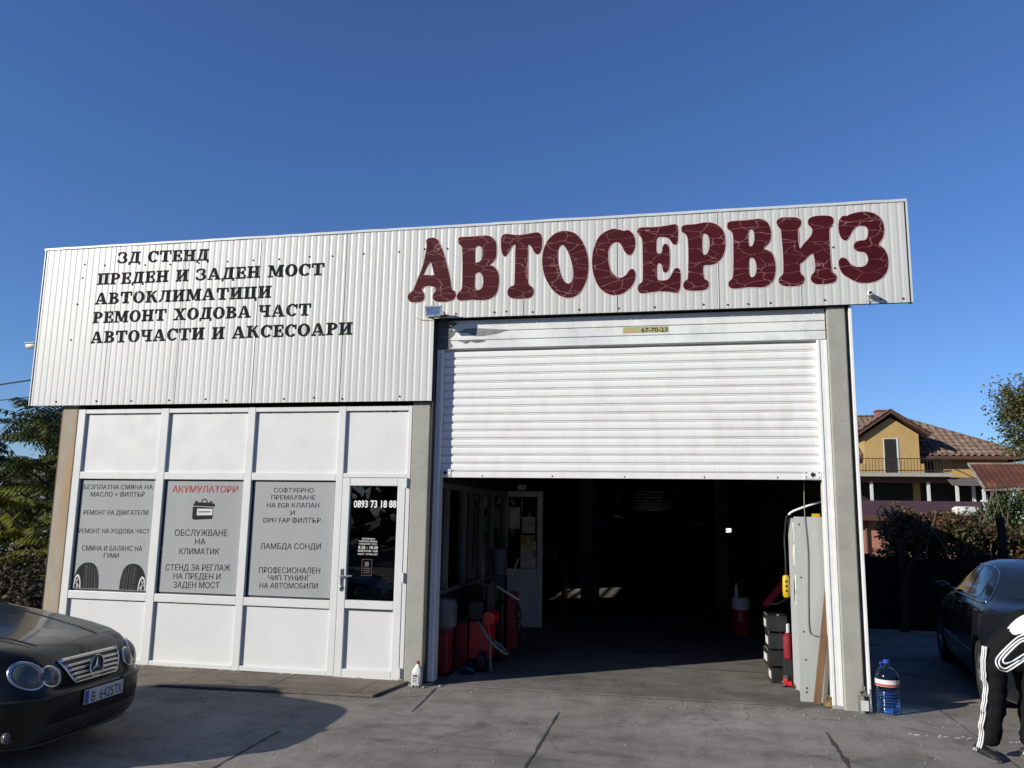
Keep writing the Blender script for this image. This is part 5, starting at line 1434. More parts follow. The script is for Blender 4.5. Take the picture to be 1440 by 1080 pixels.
mb = MB(); mb.box(-3.45, -3.20, 1.0, 1.15, .8205, 1.05); tag(mb.build("carton", M['paper2'], None, bevel=.004), "small brown carton on the desk behind the entrance door", "box")
mb = MB(); mb.bar((-3.72, .96, .90), (-3.60, .98, 1.0), .16, .004, (0, 1, 0)); tag(mb.build("paper_sheet", M['label_w'], None), "white sheet of paper propped on the desk behind the entrance door", "paper")

# ------------------------------------------------------------------ bending person at the right edge
def skinned(nodes, edges, root_i=0, sub=2):
    """nodes: (x,y,z,r) ; returns (verts, faces) of the grown surface"""
    me = bpy.data.meshes.new("sk"); me.from_pydata([n[:3] for n in nodes], edges, [])
    o = bpy.data.objects.new("sk", me); COL.objects.link(o)
    o.modifiers.new("s", 'SKIN')
    if not me.skin_vertices:
        me.skin_vertices.new()
    for i, n in enumerate(nodes):
        r = n[3]; r = r if isinstance(r, tuple) else (r, r)
        me.skin_vertices[0].data[i].radius = r
        me.skin_vertices[0].data[i].use_root = (i == root_i)
    o.modifiers["s"].use_smooth_shade = True
    s = o.modifiers.new("u", 'SUBSURF'); s.levels = sub; s.render_levels = sub
    dg = bpy.context.evaluated_depsgraph_get(); dg.update()
    r = bpy.data.meshes.new_from_object(o.evaluated_get(dg), depsgraph=dg)
    V = [tuple(v.co) for v in r.vertices]; F = [tuple(p.vertices) for p in r.polygons]
    bpy.data.objects.remove(o); bpy.data.meshes.remove(r)
    return V, F
def chain(n): return [(i, i + 1) for i in range(n - 1)]
M['skin'] = simple('skin', (.42, .24, .17), .5, 0, .08, 9)
M['cloth_black'] = simple('black_tracksuit', (.009, .009, .010), .9, 0, .25, 7, bumpk=.3, spec=.12)
M['cloth_white'] = simple('white_cotton', (.72, .73, .75), .8, 0, .05, 7, bumpk=.3)
M['hair'] = simple('dark_hair', (.02, .014, .01), .6, 0, .3, 30)
M['shoe'] = simple('black_shoe', (.020, .020, .021), .6, 0, .2, 14)
M['sole'] = simple('grey_sole', (.10, .10, .10), .7, 0, .2, 14)
per = thing("person", (2.55, -1.5, 0), "person in black tracksuit with white triple stripes bending over at the right edge, hands low", "person")
# body : one continuous surface
B = [(2.53, -1.53, .93, .10), (2.70, -1.65, 1.03, .095), (2.86, -1.78, 1.07, .13), (3.00, -1.88, 1.08, .11), (3.10, -1.95, 1.07, .055), (3.20, -2.02, 1.03, .085), (3.28, -2.08, .98, .075),
     (2.435, -1.60, .88, .085), (2.425, -1.545, .50, .058), (2.345, -1.47, .10, .040),
     (2.63, -1.44, .90, .085), (2.70, -1.49, .50, .058), (2.69, -1.42, .10, .040),
     (2.84, -1.95, 1.03, .045), (2.40, -1.88, .80, .026), (2.60, -1.925, .81, .024), (2.67, -1.96, .815, .024),
     (3.06, -1.74, 1.02, .045), (2.87, -1.91, .775, .028), (2.74, -2.005, .80, .024), (2.70, -2.05, .80, .024)]
E_ = [(0, 1), (1, 2), (2, 3), (3, 4), (4, 5), (5, 6), (0, 7), (7, 8), (8, 9), (0, 10), (10, 11), (11, 12), (3, 13), (13, 14), (14, 15), (15, 16), (3, 17), (17, 18), (18, 19), (19, 20)]
V, F = skinned(B, E_)
mb = MB(); mb.add(V, F)
# face : nose, ears, brow on the lowered head
mb.ball((3.24, -2.05, 1.0), .095, .085, .115, 18, 12)
mb.ball((3.312, -2.104, .958), .018, .018, .028, 8, 6)
mb.ball((3.19, -2.12, 1.0), .014, .016, .03, 8, 6); mb.ball((3.29, -1.985, 1.0), .014, .016, .03, 8, 6)
for e in ((3.292, -2.118, 1.0), (3.328, -2.072, 1.0)): mb.ball(e, .011, .011, .011, 8, 6)
# hands : palm and five bent fingers each
def hand(c, d, side):
    d = Vector(d).normalized(); up = Vector((0, 0, 1)); s = d.cross(up).normalized() * side; n = s.cross(d).normalized()
    V, F = skinned([tuple(Vector(c)) + ((.034, .018),), tuple(Vector(c) + d * .05) + ((.040, .017),), tuple(Vector(c) + d * .09) + ((.036, .014),)], chain(3)); mb.add(V, F)
    for k, (o, L) in enumerate(((-.030, .062), (-.010, .075), (.010, .071), (.029, .056))):
        b = Vector(c) + d * .085 + s * o
        p1 = b + d * L * .45 - n * .008; p2 = p1 + d * L * .25 - n * L * .35; p3 = p2 - d * L * .15 - n * L * .32
        V, F = skinned([tuple(b) + (.0095,), tuple(p1) + (.009,), tuple(p2) + (.0082,), tuple(p3) + (.0068,)], chain(4)); mb.add(V, F)
    b = Vector(c) + d * .02 - s * .032
    V, F = skinned([tuple(b) + (.013,), tuple(b - s * .025 + d * .03 - n * .01) + (.0105,), tuple(b - s * .018 + d * .062 - n * .02) + (.0085,)], chain(3)); mb.add(V, F)
hand((2.675, -1.962, .815), (.9, -.38, -.15), 1)
hand((2.70, -2.052, .80), (.75, -.6, -.2), -1)
mb.build("body", M['skin'], per, True)
mb = MB(); mb.ball((3.225, -2.035, 1.045), .10, .092, .085, 16, 10); mb.ball((3.19, -2.01, 1.05), .085, .085, .085, 14, 8); mb.build("hair", M['hair'], per, True)
# trousers
tn = [(2.49, -1.53, .935, .165), (2.66, -1.63, 1.03, .160),
      (2.432, -1.60, .86, .108), (2.425, -1.575, .70, .098), (2.43, -1.55, .52, .092), (2.405, -1.52, .36, .088), (2.385, -1.50, .22, .086), (2.365, -1.49, .085, .082),
      (2.63, -1.44, .88, .108), (2.68, -1.46, .70, .098), (2.705, -1.48, .52, .092), (2.70, -1.46, .30, .088), (2.695, -1.44, .085, .082)]
V, F = skinned(tn, [(0, 1), (0, 2), (2, 3), (3, 4), (4, 5), (5, 6), (6, 7), (0, 8), (8, 9), (9, 10), (10, 11), (11, 12)], 0, 3)
rg = random.Random(5)
from mathutils import noise as mnoise
V = [tuple(Vector(v) + Vector((1, .6, .2)) * .022 * mnoise.noise(Vector((v[0] * 9, v[1] * 9, v[2] * 15))) + Vector((.7, -.7, .1)) * .009 * mnoise.noise(Vector((v[0] * 14 + v[2] * 12, v[1] * 14, v[2] * 38)))) for v in V]
mb = MB(); mb.add(V, F); tro = mb.build("trousers", M['cloth_black'], per, True)
def stripes(cl, radii, out, tan, name, parent, spacing=.021, w=.0062):
    P = cr(cl, 5, False); n = len(P)
    for k in (-1, 0, 1):
        mb = MB(); Q = []
        for i, p in enumerate(P):
            t = i / (n - 1) * (len(radii) - 1); a = int(min(t, len(radii) - 2)); r = radii[a] + (radii[a + 1] - radii[a]) * (t - a)
            o = Vector(out[a] if isinstance(out, list) else out).normalized(); tg = Vector(tan).normalized()
            ang = k * spacing / r
            dirv = o * math.cos(ang) + tg * math.sin(ang)
            Q.append(p + dirv * (r + .006) + Vector((1, .6, .2)) * .022 * mnoise.noise(Vector((p.x * 9, p.y * 9, p.z * 15))))
        mb.tube(Q, w, 6); mb.build(name, M['cloth_white'], parent, True)
cl = [(2.440, -1.60, .88), (2.425, -1.575, .70), (2.43, -1.55, .52), (2.405, -1.52, .36), (2.385, -1.50, .22), (2.365, -1.49, .085)]
stripes(cl, [.104, .096, .088, .084, .084, .083], (-.92, -.39, 0), (.39, -.92, 0), "stripe", tro, .019)
# jacket : back and sleeves, white side panel, stripes laid on the cloth
from mathutils.bvhtree import BVHTree
jn = [(2.54, -1.56, .975, .168), (2.72, -1.68, 1.055, .168), (2.86, -1.78, 1.08, .17), (3.00, -1.88, 1.09, .14), (3.06, -1.92, 1.09, .075),
      (2.84, -1.97, 1.04, .095), (2.56, -1.92, .965, .088), (2.355, -1.88, .792, .098), (2.47, -1.90, .795, .080), (2.64, -1.95, .815, .052),
      (3.06, -1.74, 1.03, .08), (2.93, -1.86, .86, .062), (2.86, -1.92, .765, .058), (2.735, -2.01, .80, .042)]
V, F = skinned(jn, [(0, 1), (1, 2), (2, 3), (3, 4), (3, 5), (5, 6), (6, 7), (7, 8), (8, 9), (3, 10), (10, 11), (11, 12), (12, 13)], 0, 4)
V = [tuple(Vector(v) + Vector((.4, .6, .8)) * .010 * mnoise.noise(Vector((v[0] * 10, v[1] * 10, v[2] * 10))) + Vector((.2, -.8, .5)) * .009 * mnoise.noise(Vector((v[0] * 36, v[1] * 15, v[2] * 20)))) for v in V]
WP = [(2.404, 1.037), (2.462, 1.105), (2.534, 1.150), (2.70, 1.20), (2.80, 1.06), (2.70, 1.0), (2.54, .990), (2.49, .995), (2.455, 1.01)]
def inside(x, z, P):
    c = False
    for (a, b), (d, e) in zip(P, P[1:] + P[:1]):
        if (b > z) != (e > z) and x < (d - a) * (z - b) / (e - b) + a: c = not c
    return c
mb = MB(); mb.add(V, F); jak = mb.build("jacket", M['cloth_black'], per, True)
bv = BVHTree.FromPolygons([Vector(v) for v in V], F)
def onto(x, z, o_):
    o = Vector((0, -8.9628, 1.85)); h = bv.ray_cast(o, (Vector((x, -1.95, z)) - o).normalized())
    return None if h[0] is None else h[0] + h[1] * o_
def cloth_patch(P, name, rows=14, cols=14):
    """panel sewn on the flank, following the cloth under it"""
    L = [(p.x, p.y) for p in cr(P, 5)]; z0, z1 = min(p[1] for p in L), max(p[1] for p in L); G = []
    for r_ in range(rows + 1):
        z = z0 + (z1 - z0) * (r_ / rows * .98 + .01)
        xs = [a + (d - a) * (z - b) / (e - b) for (a, b), (d, e) in zip(L, L[1:] + L[:1]) if (b - z) * (e - z) <= 0 and b != e]
        G.append([onto(min(xs) + (max(xs) - min(xs)) * k / cols, z, .006) for k in range(cols + 1)])
    mb = MB()
    for r_ in range(rows):
        for k in range(cols):
            q = (G[r_][k], G[r_][k + 1], G[r_ + 1][k + 1], G[r_ + 1][k])
            if all(p is not None for p in q) and max((a - b).length for a in q for b in q) < .40: mb.add(q, [(0, 1, 2, 3)])
    o = mb.build(name, M['cloth_white'], jak, True)
    bm = bmesh.new(); bm.from_mesh(o.data); bmesh.ops.remove_doubles(bm, verts=bm.verts, dist=.0005); bmesh.ops.recalc_face_normals(bm, faces=bm.faces); bm.to_mesh(o.data); bm.free()
    for p in o.data.polygons: p.use_smooth = True
cloth_patch([(2.404, 1.037), (2.462, 1.112), (2.53, 1.160), (2.62, 1.19), (2.70, 1.17), (2.72, 1.04), (2.62, 1.005), (2.54, 1.01), (2.47, 1.012)], "side_panel")
for P in ([(2.53, 1.02), (2.492, 1.004), (2.461, .982), (2.382, .906), (2.323, .836), (2.318, .792), (2.345, .752), (2.383, .746), (2.472, .802), (2.518, .835), (2.56, .855)],
          [(2.54, 1.00), (2.5, .984), (2.47, .964), (2.396, .896), (2.345, .832), (2.338, .795), (2.355, .772), (2.388, .771), (2.469, .823), (2.515, .856), (2.56, .875)],
          [(2.55, .985), (2.509, .969), (2.482, .952), (2.415, .887), (2.370, .835), (2.364, .815), (2.378, .803), (2.402, .809), (2.464, .844), (2.511, .876), (2.56, .895)]):
    Q = []
    for p in cr(P, 6, False):
        o = Vector((0, -8.9628, 1.85)); t_ = Vector((p.x, -1.95, p.y)); h = bv.ray_cast(o, (t_ - o).normalized())
        if h[0] is not None and h[0].y < -1.78: Q.append(h[0] + h[1] * .001)
    if len(Q) > 3:
        mb = MB(); mb.tube(Q, .0070, 6); mb.build("stripe", M['cloth_white'], jak, True)
def shoe(a, h, name):
    h = Vector(h).normalized(); s = Vector((-h.y, h.x, 0))
    prof = [(-.075, .030, .035, .075), (-.06, .037, .04, .085), (-.02, .040, .045, .095), (.04, .044, .045, .085), (.10, .048, .042, .072), (.15, .046, .038, .062), (.185, .036, .034, .05), (.20, .016, .03, .034)]
    mb = MB(); n = 14; V = []; F = []
    for d, w, zc, zt in prof:
        for k in range(n):
            t = 2 * math.pi * k / n; z = .022 + (zt - .022) * (.5 + .5 * math.sin(t)) * 1.0
            p = Vector(a) + h * d + s * (w * math.cos(t)); V.append((p.x, p.y, z))
    for j in range(len(prof) - 1):
        for k in range(n): F.append((j * n + k, j * n + (k + 1) % n, (j + 1) * n + (k + 1) % n, (j + 1) * n + k))
    F.append(tuple(range(n))); F.append(tuple((len(prof) - 1) * n + k for k in range(n)))
    mb.add(V, F); so = mb.build("shoe", M['shoe'], per, True)
    mb = MB(); L = [(d, w + .004) for d, w, _, _ in prof]
    poly = [Vector(a) + h * d + s * w for d, w in L] + [Vector(a) + h * d - s * w for d, w in reversed(L)]
    mb.prism([(p.x, p.y) for p in poly], 'z', .001, .026); mb.build("sole", M['sole'], so, bevel=.004)
    mb = MB()
    for k in range(3):
        p = Vector(a) + h * (-.05 + .018 * k) - s * .040; mb.bar((p.x, p.y, .035), (p.x + h.x * .012, p.y + h.y * .012, .06), .006, .005)
    mb.build("shoe_stripe", M['cloth_white'], so)
shoe((2.335, -1.43, 0), (.30, -.95, 0), "r"); shoe((2.69, -1.44, 0), (.8, -.6, 0), "l")

# ------------------------------------------------------------------ neighbours on the right
M['ochre'] = streaked('ochre_render', (.50, .33, .125), (.33, .22, .09), .4, .85, 2.0, stretch=.5)
M['tile'] = None
def tilemat():
    m, nt, bs = newmat("clay_roof_tiles")
    v = coords(nt)
    a = noise(nt, v, 3.2, 5, .7); b = noise(nt, v, .7, 3)
    c = ramp(nt, a, [(.3, (.075, .045, .034)), (.5, (.14, .082, .06)), (.7, (.23, .165, .125))])
    c = mix(nt, ramp(nt, b, [(.4, 0.0), (.7, .55)]), c, (.17, .13, .095))
    w = nt.nodes.new('ShaderNodeTexWave'); w.inputs['Scale'].default_value = .92; w.bands_direction = 'X'; w.inputs['Distortion'].default_value = .3
    nt.links.new(v, w.inputs['Vector'])
    w2 = nt.nodes.new('ShaderNodeTexWave'); w2.inputs['Scale'].default_value = 1.3; w2.bands_direction = 'Z'
    nt.links.new(v, w2.inputs['Vector'])
    c = mix(nt, 1.0, c, ramp(nt, w.outputs['Fac'], [(.1, .45), (.5, 1.1)]), 'MULTIPLY')
    c = mix(nt, 1.0, c, ramp(nt, w2.outputs['Fac'], [(.1, .6), (.4, 1.05)]), 'MULTIPLY')
    nt.links.new(c, bs.inputs["Base Color"]); bs.inputs["Roughness"].default_value = .85
    return m
M['tile'] = tilemat()
M['brown'] = simple('brown_painted_metal', (.085, .035, .030), .6, 0, .2, 1.5)
M['brown_lt'] = simple('brown_trim', (.10, .045, .03), .6, 0, .2, 2)
M['brick'] = simple('chimney_brick', (.30, .11, .07), .9, 0, .35, 6)
M['pinkwall'] = streaked('salmon_wall', (.40, .18, .12), (.30, .13, .09), .4, .85, 1.5)
M['hole'] = simple('dark_opening', (.012, .011, .010), .9, 0, .2, 2)
M['white_wall'] = simple('white_render', (.62, .64, .62), .85, 0, .08, 1.5)
M['awn'] = simple('grey_awning', (.13, .115, .10), .8, 0, .25, 2)
M['iron'] = simple('dark_iron', (.045, .035, .03), .6, .3, .3, 9)
def slope(mb, p00, p10, p01, p11, nu, nv, amp):
    """tiled plane: rolls run up the slope, courses step across"""
    p00, p10, p01, p11 = map(Vector, (p00, p10, p01, p11))
    nrm = (p10 - p00).cross(p01 - p00).normalized()
    if nrm.z < 0: nrm = -nrm
    V = []; F = []
    for j in range(nv + 1):
        for st in ((0, 1) if 0 < j < nv else (0,)):
            t = j / nv
            for i in range(nu * 4 + 1):
                s = i / (nu * 4)
                p = p00.lerp(p10, s).lerp(p01.lerp(p11, s), t)
                V.append(p + nrm * (amp * math.sin(s * nu * 2 * math.pi) + (amp * .9 if st == 0 else 0)))
    w = nu * 4 + 1; rows = len(V) // w
    for j in range(rows - 1):
        for i in range(w - 1): F.append((j * w + i, j * w + i + 1, (j + 1) * w + i + 1, (j + 1) * w + i))
    mb.add(V, F)
H = thing("ochre_house", (11, 42, 0), "ochre yellow house with a tiled roof, dormer and brick chimney beyond the fence", "house")
mb = MB(); mb.box(3.5, 17.5, 40, 49, 0, 5.45); mb.build("wall", M['ochre'], H)
mb = MB()
slope(mb, (2.8, 39.3, 5.40), (18.4, 39.3, 5.40), (7.8, 44.5, 8.15), (13.0, 44.5, 8.15), 44, 26, .06)
slope(mb, (18.4, 39.3, 5.40), (18.4, 49.7, 5.40), (13.0, 44.5, 8.15), (13.0, 44.6, 8.15), 30, 26, .06)
slope(mb, (18.4, 49.7, 5.40), (2.8, 49.7, 5.40), (13.0, 44.6, 8.15), (7.8, 44.6, 8.15), 40, 18, .05)
slope(mb, (2.8, 49.7, 5.40), (2.8, 39.3, 5.40), (7.8, 44.6, 8.15), (7.8, 44.5, 8.15), 30, 18, .05)
roof = mb.build("roof", M['tile'], H)
mb = MB(); mb.tube([(18.4, 39.3, 5.45), (13.0, 44.5, 8.22)], .11, 8); mb.tube([(7.8, 44.5, 8.22), (13.0, 44.5, 8.22)], .11, 8); mb.build("ridge", M['tile'], roof)
mb = MB(); mb.box(2.9, 18.3, 39.25, 39.36, 5.22, 5.40); mb.box(18.28, 18.4, 39.361, 49.6, 5.22, 5.40); mb.build("gutter", M['brown_lt'], H)
mb = MB(); mb.box(3.6, 18.2, 39.37, 39.995, 5.30, 5.36); mb.build("soffit", M['brown_lt'], H)
mb = MB(); mb.box(11.70, 12.50, 43.2, 44.0, 7.2, 8.40); mb.box(11.64, 12.56, 43.14, 44.06, 8.4005, 8.48); mb.build("chimney", M['brick'], roof, bevel=.02)
# dormer
dm = MB(); dm.prism([(9.98, 4.95), (12.78, 4.95), (12.78, 6.55), (11.40, 7.5), (9.98, 6.55)], 'y', 38.9, 42.2); dorm = dm.build("dormer", M['ochre'], H)
mb = MB()
mb.prism([(9.55, 6.42), (11.36, 7.70), (11.36, 7.86), (9.45, 6.52)], 'y', 38.5, 43.4); mb.prism([(13.25, 6.42), (11.3605, 7.70), (11.3605, 7.86), (13.35, 6.52)], 'y', 38.5, 43.4)
mb.build("dormer_roof", M['brown_lt'], dorm)
mb = MB(); slope(mb, (9.42, 38.45, 6.56), (9.42, 43.4, 6.56), (11.36, 38.45, 7.90), (11.36, 43.4, 7.90), 16, 6, .03); slope(mb, (13.38, 43.4, 6.56), (13.38, 38.45, 6.56), (11.36, 43.4, 7.90), (11.36, 38.45, 7.90), 16, 6, .03); mb.build("dormer_tiles", M['tile'], dorm)
mb = MB(); mb.box(11.0, 11.63, 38.87, 38.898, 4.42, 6.28); dd = mb.build("balcony_door", M['hole'], H)
mb = MB(); mb.box(11.6305, 11.72, 38.86, 38.897, 4.42, 6.30); mb.box(10.96, 10.9995, 38.86, 38.897, 4.42, 6.30); mb.box(10.96, 11.72, 38.86, 38.897, 6.3005, 6.34); mb.build("frame", M['white_wall'], dd)
mb = MB(); mb.box(9.2, 10.0 - .03, 38.88, 39.9, 4.4, 4.95); mb.box(12.79, 13.0, 38.9, 39.9, 4.4, 4.95); mb.box(9.98, 12.78, 38.9, 39.99, 4.40, 4.9495); mb.build("dormer_base", M['ochre'], H)
mb = MB(); mb.box(8.5, 14.0, 37.7, 39.98, 4.20, 4.39); mb.build("balcony", M['conc'], H)
mb = MB()
for z in (5.15, 4.52): mb.bar((8.5, 37.75, z), (14.0, 37.75, z), .04, .04)
k = 8.5
while k < 14.01: mb.bar((k, 37.75, 4.39), (k, 37.75, 5.15), .022, .022, (0, 1, 0)); k += .16
for z in (5.15, 4.52): mb.bar((14.0, 37.75, z), (14.0, 39.95, z), .04, .04)
mb.build("railing", M['iron'], H)
mb = MB(); mb.box(13.05, 13.75, 39.955, 39.995, 4.45, 5.15); mb.build("window", M['hole'], H)
mb = MB(); mb.box(8.5, 18, 38.2, 39.98, 3.95, 4.19); mb.build("porch_beam", M['brown_lt'], H)
mb = MB(); mb.box(8.6, 12.6, 39.96, 39.997, 2.2, 3.94); mb.box(13.0, 17.4, 39.96, 39.997, 2.2, 3.94); mb.build("porch_opening", M['hole'], H)
mb = MB()
for x in (10.05, 12.9, 14.3, 15.1): mb.box(x, x + .14, 38.3, 38.44, 0, 3.9495)
mb.build("porch_post", M['white_wall'], H)
mb = MB(); mb.prism([(37.2, 3.72), (38.19, 4.15), (38.19, 4.19), (37.2, 3.78)], 'x', 13.8, 17.6); mb.build("awning", M['awn'], H)
# brown roofed outbuilding
O = thing("salmon_shed", (9, 26, 0), "low salmon walled shed with a plain brown sloping roof below the house", "shed")
mb = MB(); mb.box(5.2, 13.5, 25.3, 27, 0, 1.95); mb.build("wall", M['pinkwall'], O)
mb = MB(); mb.prism([(24.8, 1.96), (27.3, 2.60), (27.3, 2.68), (24.8, 2.04)], 'x', 5.0, 14.0); mb.build("roof", M['brown'], O)
mb = MB(); mb.box(5.0, 14.0, 24.72, 24.795, 1.86, 2.06); mb.build("gutter", M['brown_lt'], O)
mb = MB(); mb.tube([(7.05, 25.22, 0), (7.05, 25.22, 1.9)], .05, 8); mb.build("downpipe", M['brown_lt'], O)
# rusty canopy on a white post and white wall under it
C = thing("rusty_canopy", (11, 20, 0), "rusty corrugated canopy on white posts near the right edge", "canopy")
M['rust'] = None; M['canopy_frame'] = simple('flaking_pale_frame', (.30, .24, .20), .8, 0, .4, 4)
m, nt, bs = newmat("rusty_sheet"); v = coords(nt)
c = ramp(nt, noise(nt, v, 1.6, 6, .65), [(.32, (.055, .016, .010)), (.58, (.105, .032, .015)), (.78, (.28, .15, .03))])
nt.links.new(c, bs.inputs["Base Color"]); bs.inputs["Roughness"].default_value = .85; M['rust'] = m
mb = MB(); slope(mb, (9.50, 19.6, 2.92), (14.5, 19.6, 3.12), (9.50, 20.9, 3.76), (14.5, 20.9, 3.80), 30, 1, .006); mb.build("sheet", M['rust'], C)
mb = MB(); mb.bar((9.47, 19.55, 2.90), (9.47, 20.92, 3.80), .05, .07); mb.bar((9.45, 19.56, 2.87), (14.5, 19.56, 3.08), .04, .05); mb.bar((9.5, 20.95, 3.80), (14.5, 20.95, 3.80), .05, .05); mb.build("frame", M['canopy_frame'], C)
mb = MB(); mb.box(9.42, 9.50, 19.6, 19.68, 0, 2.90); mb.box(14.3, 14.38, 19.6, 19.68, 0, 2.90); mb.build("post", M['white_wall'], C)
ww = thing("garden_wall", (12, 21.5, 0), "white rendered garden wall under the rusty canopy", "wall")
mb = MB(); mb.box(10.05, 16, 21.4, 21.6, 0, 2.55); mb.build("body", M['white_wall'], ww)
mb = MB(); mb.box(10.0, 16.05, 21.35, 21.65, 2.5505, 2.6); mb.build("capping", M['white_wall'], ww)
tk = thing("white_tank", (9.2, 21, 1.6), "white rounded tank showing above the reddish creeper", "tank")
mb = MB(); mb.lathe([(.0, -.42), (.12, -.40), (.17, -.32), (.17, .32), (.12, .40), (0, .42)], (9.32, 21, 2.20), 20, 'x'); mb.build("body", M['white_wall'], tk, True)
mb = MB(); mb.box(9.05, 9.13, 20.9, 21.1, 0, 2.06); mb.box(9.5, 9.58, 20.9, 21.1, 0, 2.06); mb.build("leg", M['iron'], tk)
# dark fence with braced post
fe = thing("dark_fence", (6, 6.4, 0), "dark board fence in deep shade behind the parked saloon", "fence")
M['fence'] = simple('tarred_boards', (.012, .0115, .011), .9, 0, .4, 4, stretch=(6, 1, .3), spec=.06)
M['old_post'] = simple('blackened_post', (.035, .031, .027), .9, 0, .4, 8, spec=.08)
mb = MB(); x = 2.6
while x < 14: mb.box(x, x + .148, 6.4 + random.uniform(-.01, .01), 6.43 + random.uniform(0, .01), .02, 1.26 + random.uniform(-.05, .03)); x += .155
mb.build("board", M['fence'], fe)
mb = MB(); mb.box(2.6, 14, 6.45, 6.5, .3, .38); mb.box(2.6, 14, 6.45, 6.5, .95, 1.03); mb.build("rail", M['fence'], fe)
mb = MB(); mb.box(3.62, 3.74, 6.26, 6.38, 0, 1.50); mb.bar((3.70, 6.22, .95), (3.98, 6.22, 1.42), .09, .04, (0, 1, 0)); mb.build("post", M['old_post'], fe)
for x, y, h, l in ((5.62, 7.1, 1.95, "leaning grey wooden post rising from the creeper behind the saloon"),):
    mb = MB(); mb.bar((x, y, 0), (x - .08, y, h), .11, .11, (0, 1, 0)); tag(mb.build("wooden_post", M['old_post'], None, bevel=.01), l, "post")

# ------------------------------------------------------------------ vegetation
def leafcloud(pts, size, jit=.5, rnd=random, droop=.0):
    """small folded leaves (two triangles each) at pts"""
    V = []; F = []
    for p in pts:
        s = size * rnd.uniform(1 - jit, 1 + jit)
        d = Vector((rnd.gauss(0, 1), rnd.gauss(0, 1), rnd.gauss(0, .7) - droop)).normalized()
        a = d.cross(Vector((rnd.gauss(0, 1), rnd.gauss(0, 1), rnd.gauss(0, 1)))).normalized()
        n = d.cross(a)
        b = len(V); P = Vector(p)
        V += [P, P + d * s * .5 + a * s * .32 + n * s * .08, P + d * s, P + d * s * .5 - a * s * .32 + n * s * .08]
        F += [(b, b + 1, b + 2), (b, b + 2, b + 3)]
    return V, F
M['creeper'] = leafmat('creeper_leaves', [(.035, .05, .012), (.07, .07, .02), (.16, .07, .03), (.20, .08, .045)], .25, .6, .9)
M['creeper_g'] = leafmat('creeper_green_leaves', [(.025, .045, .012), (.05, .08, .018), (.10, .12, .03)], .25, .6, 1.2)
M['poplar'] = leafmat('autumn_tree_leaves', [(.035, .05, .014), (.07, .085, .022), (.13, .12, .03), (.17, .13, .035)], .25, .6, .8)
M['ailan'] = leafmat('tree_of_heaven_leaves', [(.026, .042, .010), (.075, .095, .020), (.21, .22, .04)], .22, .42, 1.5)
M['ailan_y'] = leafmat('tree_of_heaven_yellow_leaves', [(.09, .11, .016), (.20, .21, .028), (.32, .30, .04)], .3, .42, 2.5)
M['dry'] = leafmat('dry_shrub_leaves', [(.022, .024, .010), (.05, .042, .018), (.10, .060, .028)], .15, .8, 1.8)
def creeper(name, x0, x1, y0, y1, zt, n, mat, label, clumps, seed):
    rg = random.Random(seed)
    t = thing(name, ((x0 + x1) / 2, (y0 + y1) / 2, 0), label, "shrub")
    pts = []
    cs_ = [(rg.uniform(x0, x1), rg.uniform(y0, y1), rg.uniform(.5, zt(0)) if False else rg.choice([.2, .35, .5, .65, .8, .9, 1.0]), rg.uniform(.25, .5)) for _ in range(clumps)]
    for _ in range(n):
        c = rg.choice(cs_); top = zt(c[0])
        q = Vector((rg.gauss(0, 1), rg.gauss(0, 1), rg.gauss(0, 1))).normalized() * c[3] * rg.uniform(.4, 1.1)
        pts.append((c[0] + q.x, c[1] + q.y, max(.05, top * c[2] - .2 + q.z * .8)))
    V, F = leafcloud(pts, .10, .5, rg)
    mb = MB(); mb.add(V, F); mb.build("foliage", mat, t)
    mb = MB()
    for _ in range(26):
        x = rg.uniform(x0, x1); y = rg.uniform(y0, y1); z = zt(x)
        mb.tube(cr([(x, y, 0), (x + rg.uniform(-.2, .2), y, z * .5), (x + rg.uniform(-.5, .5), y + rg.uniform(-.2, .2), z * rg.uniform(.8, 1.1))], 4, False), [.02] * 8 + [.006], 5)
    mb.build("stem", M['bark'], t)
creeper("creeper_hedge", 5.7, 9.7, 15.4, 16.8, lambda x: 2.22 - .11 * (x - 5.7), 30000, M['creeper'], "tangled creeper hedge with reddish leaves above the fence left of the saloon roof", 90, 1)
creeper("creeper_hedge", 9.6, 14.8, 16.0, 17.4, lambda x: 1.95 + .05 * (x - 9.6), 30000, M['creeper'], "tangled creeper hedge with reddish leaves behind the saloon at the right edge", 90, 2)
creeper("green_bush", 8.3, 9.5, 16.4, 17.4, lambda x: 2.85 - .5 * abs(x - 8.8), 5200, M['creeper_g'], "green bush rising under the corner of the rusty canopy", 26, 3)
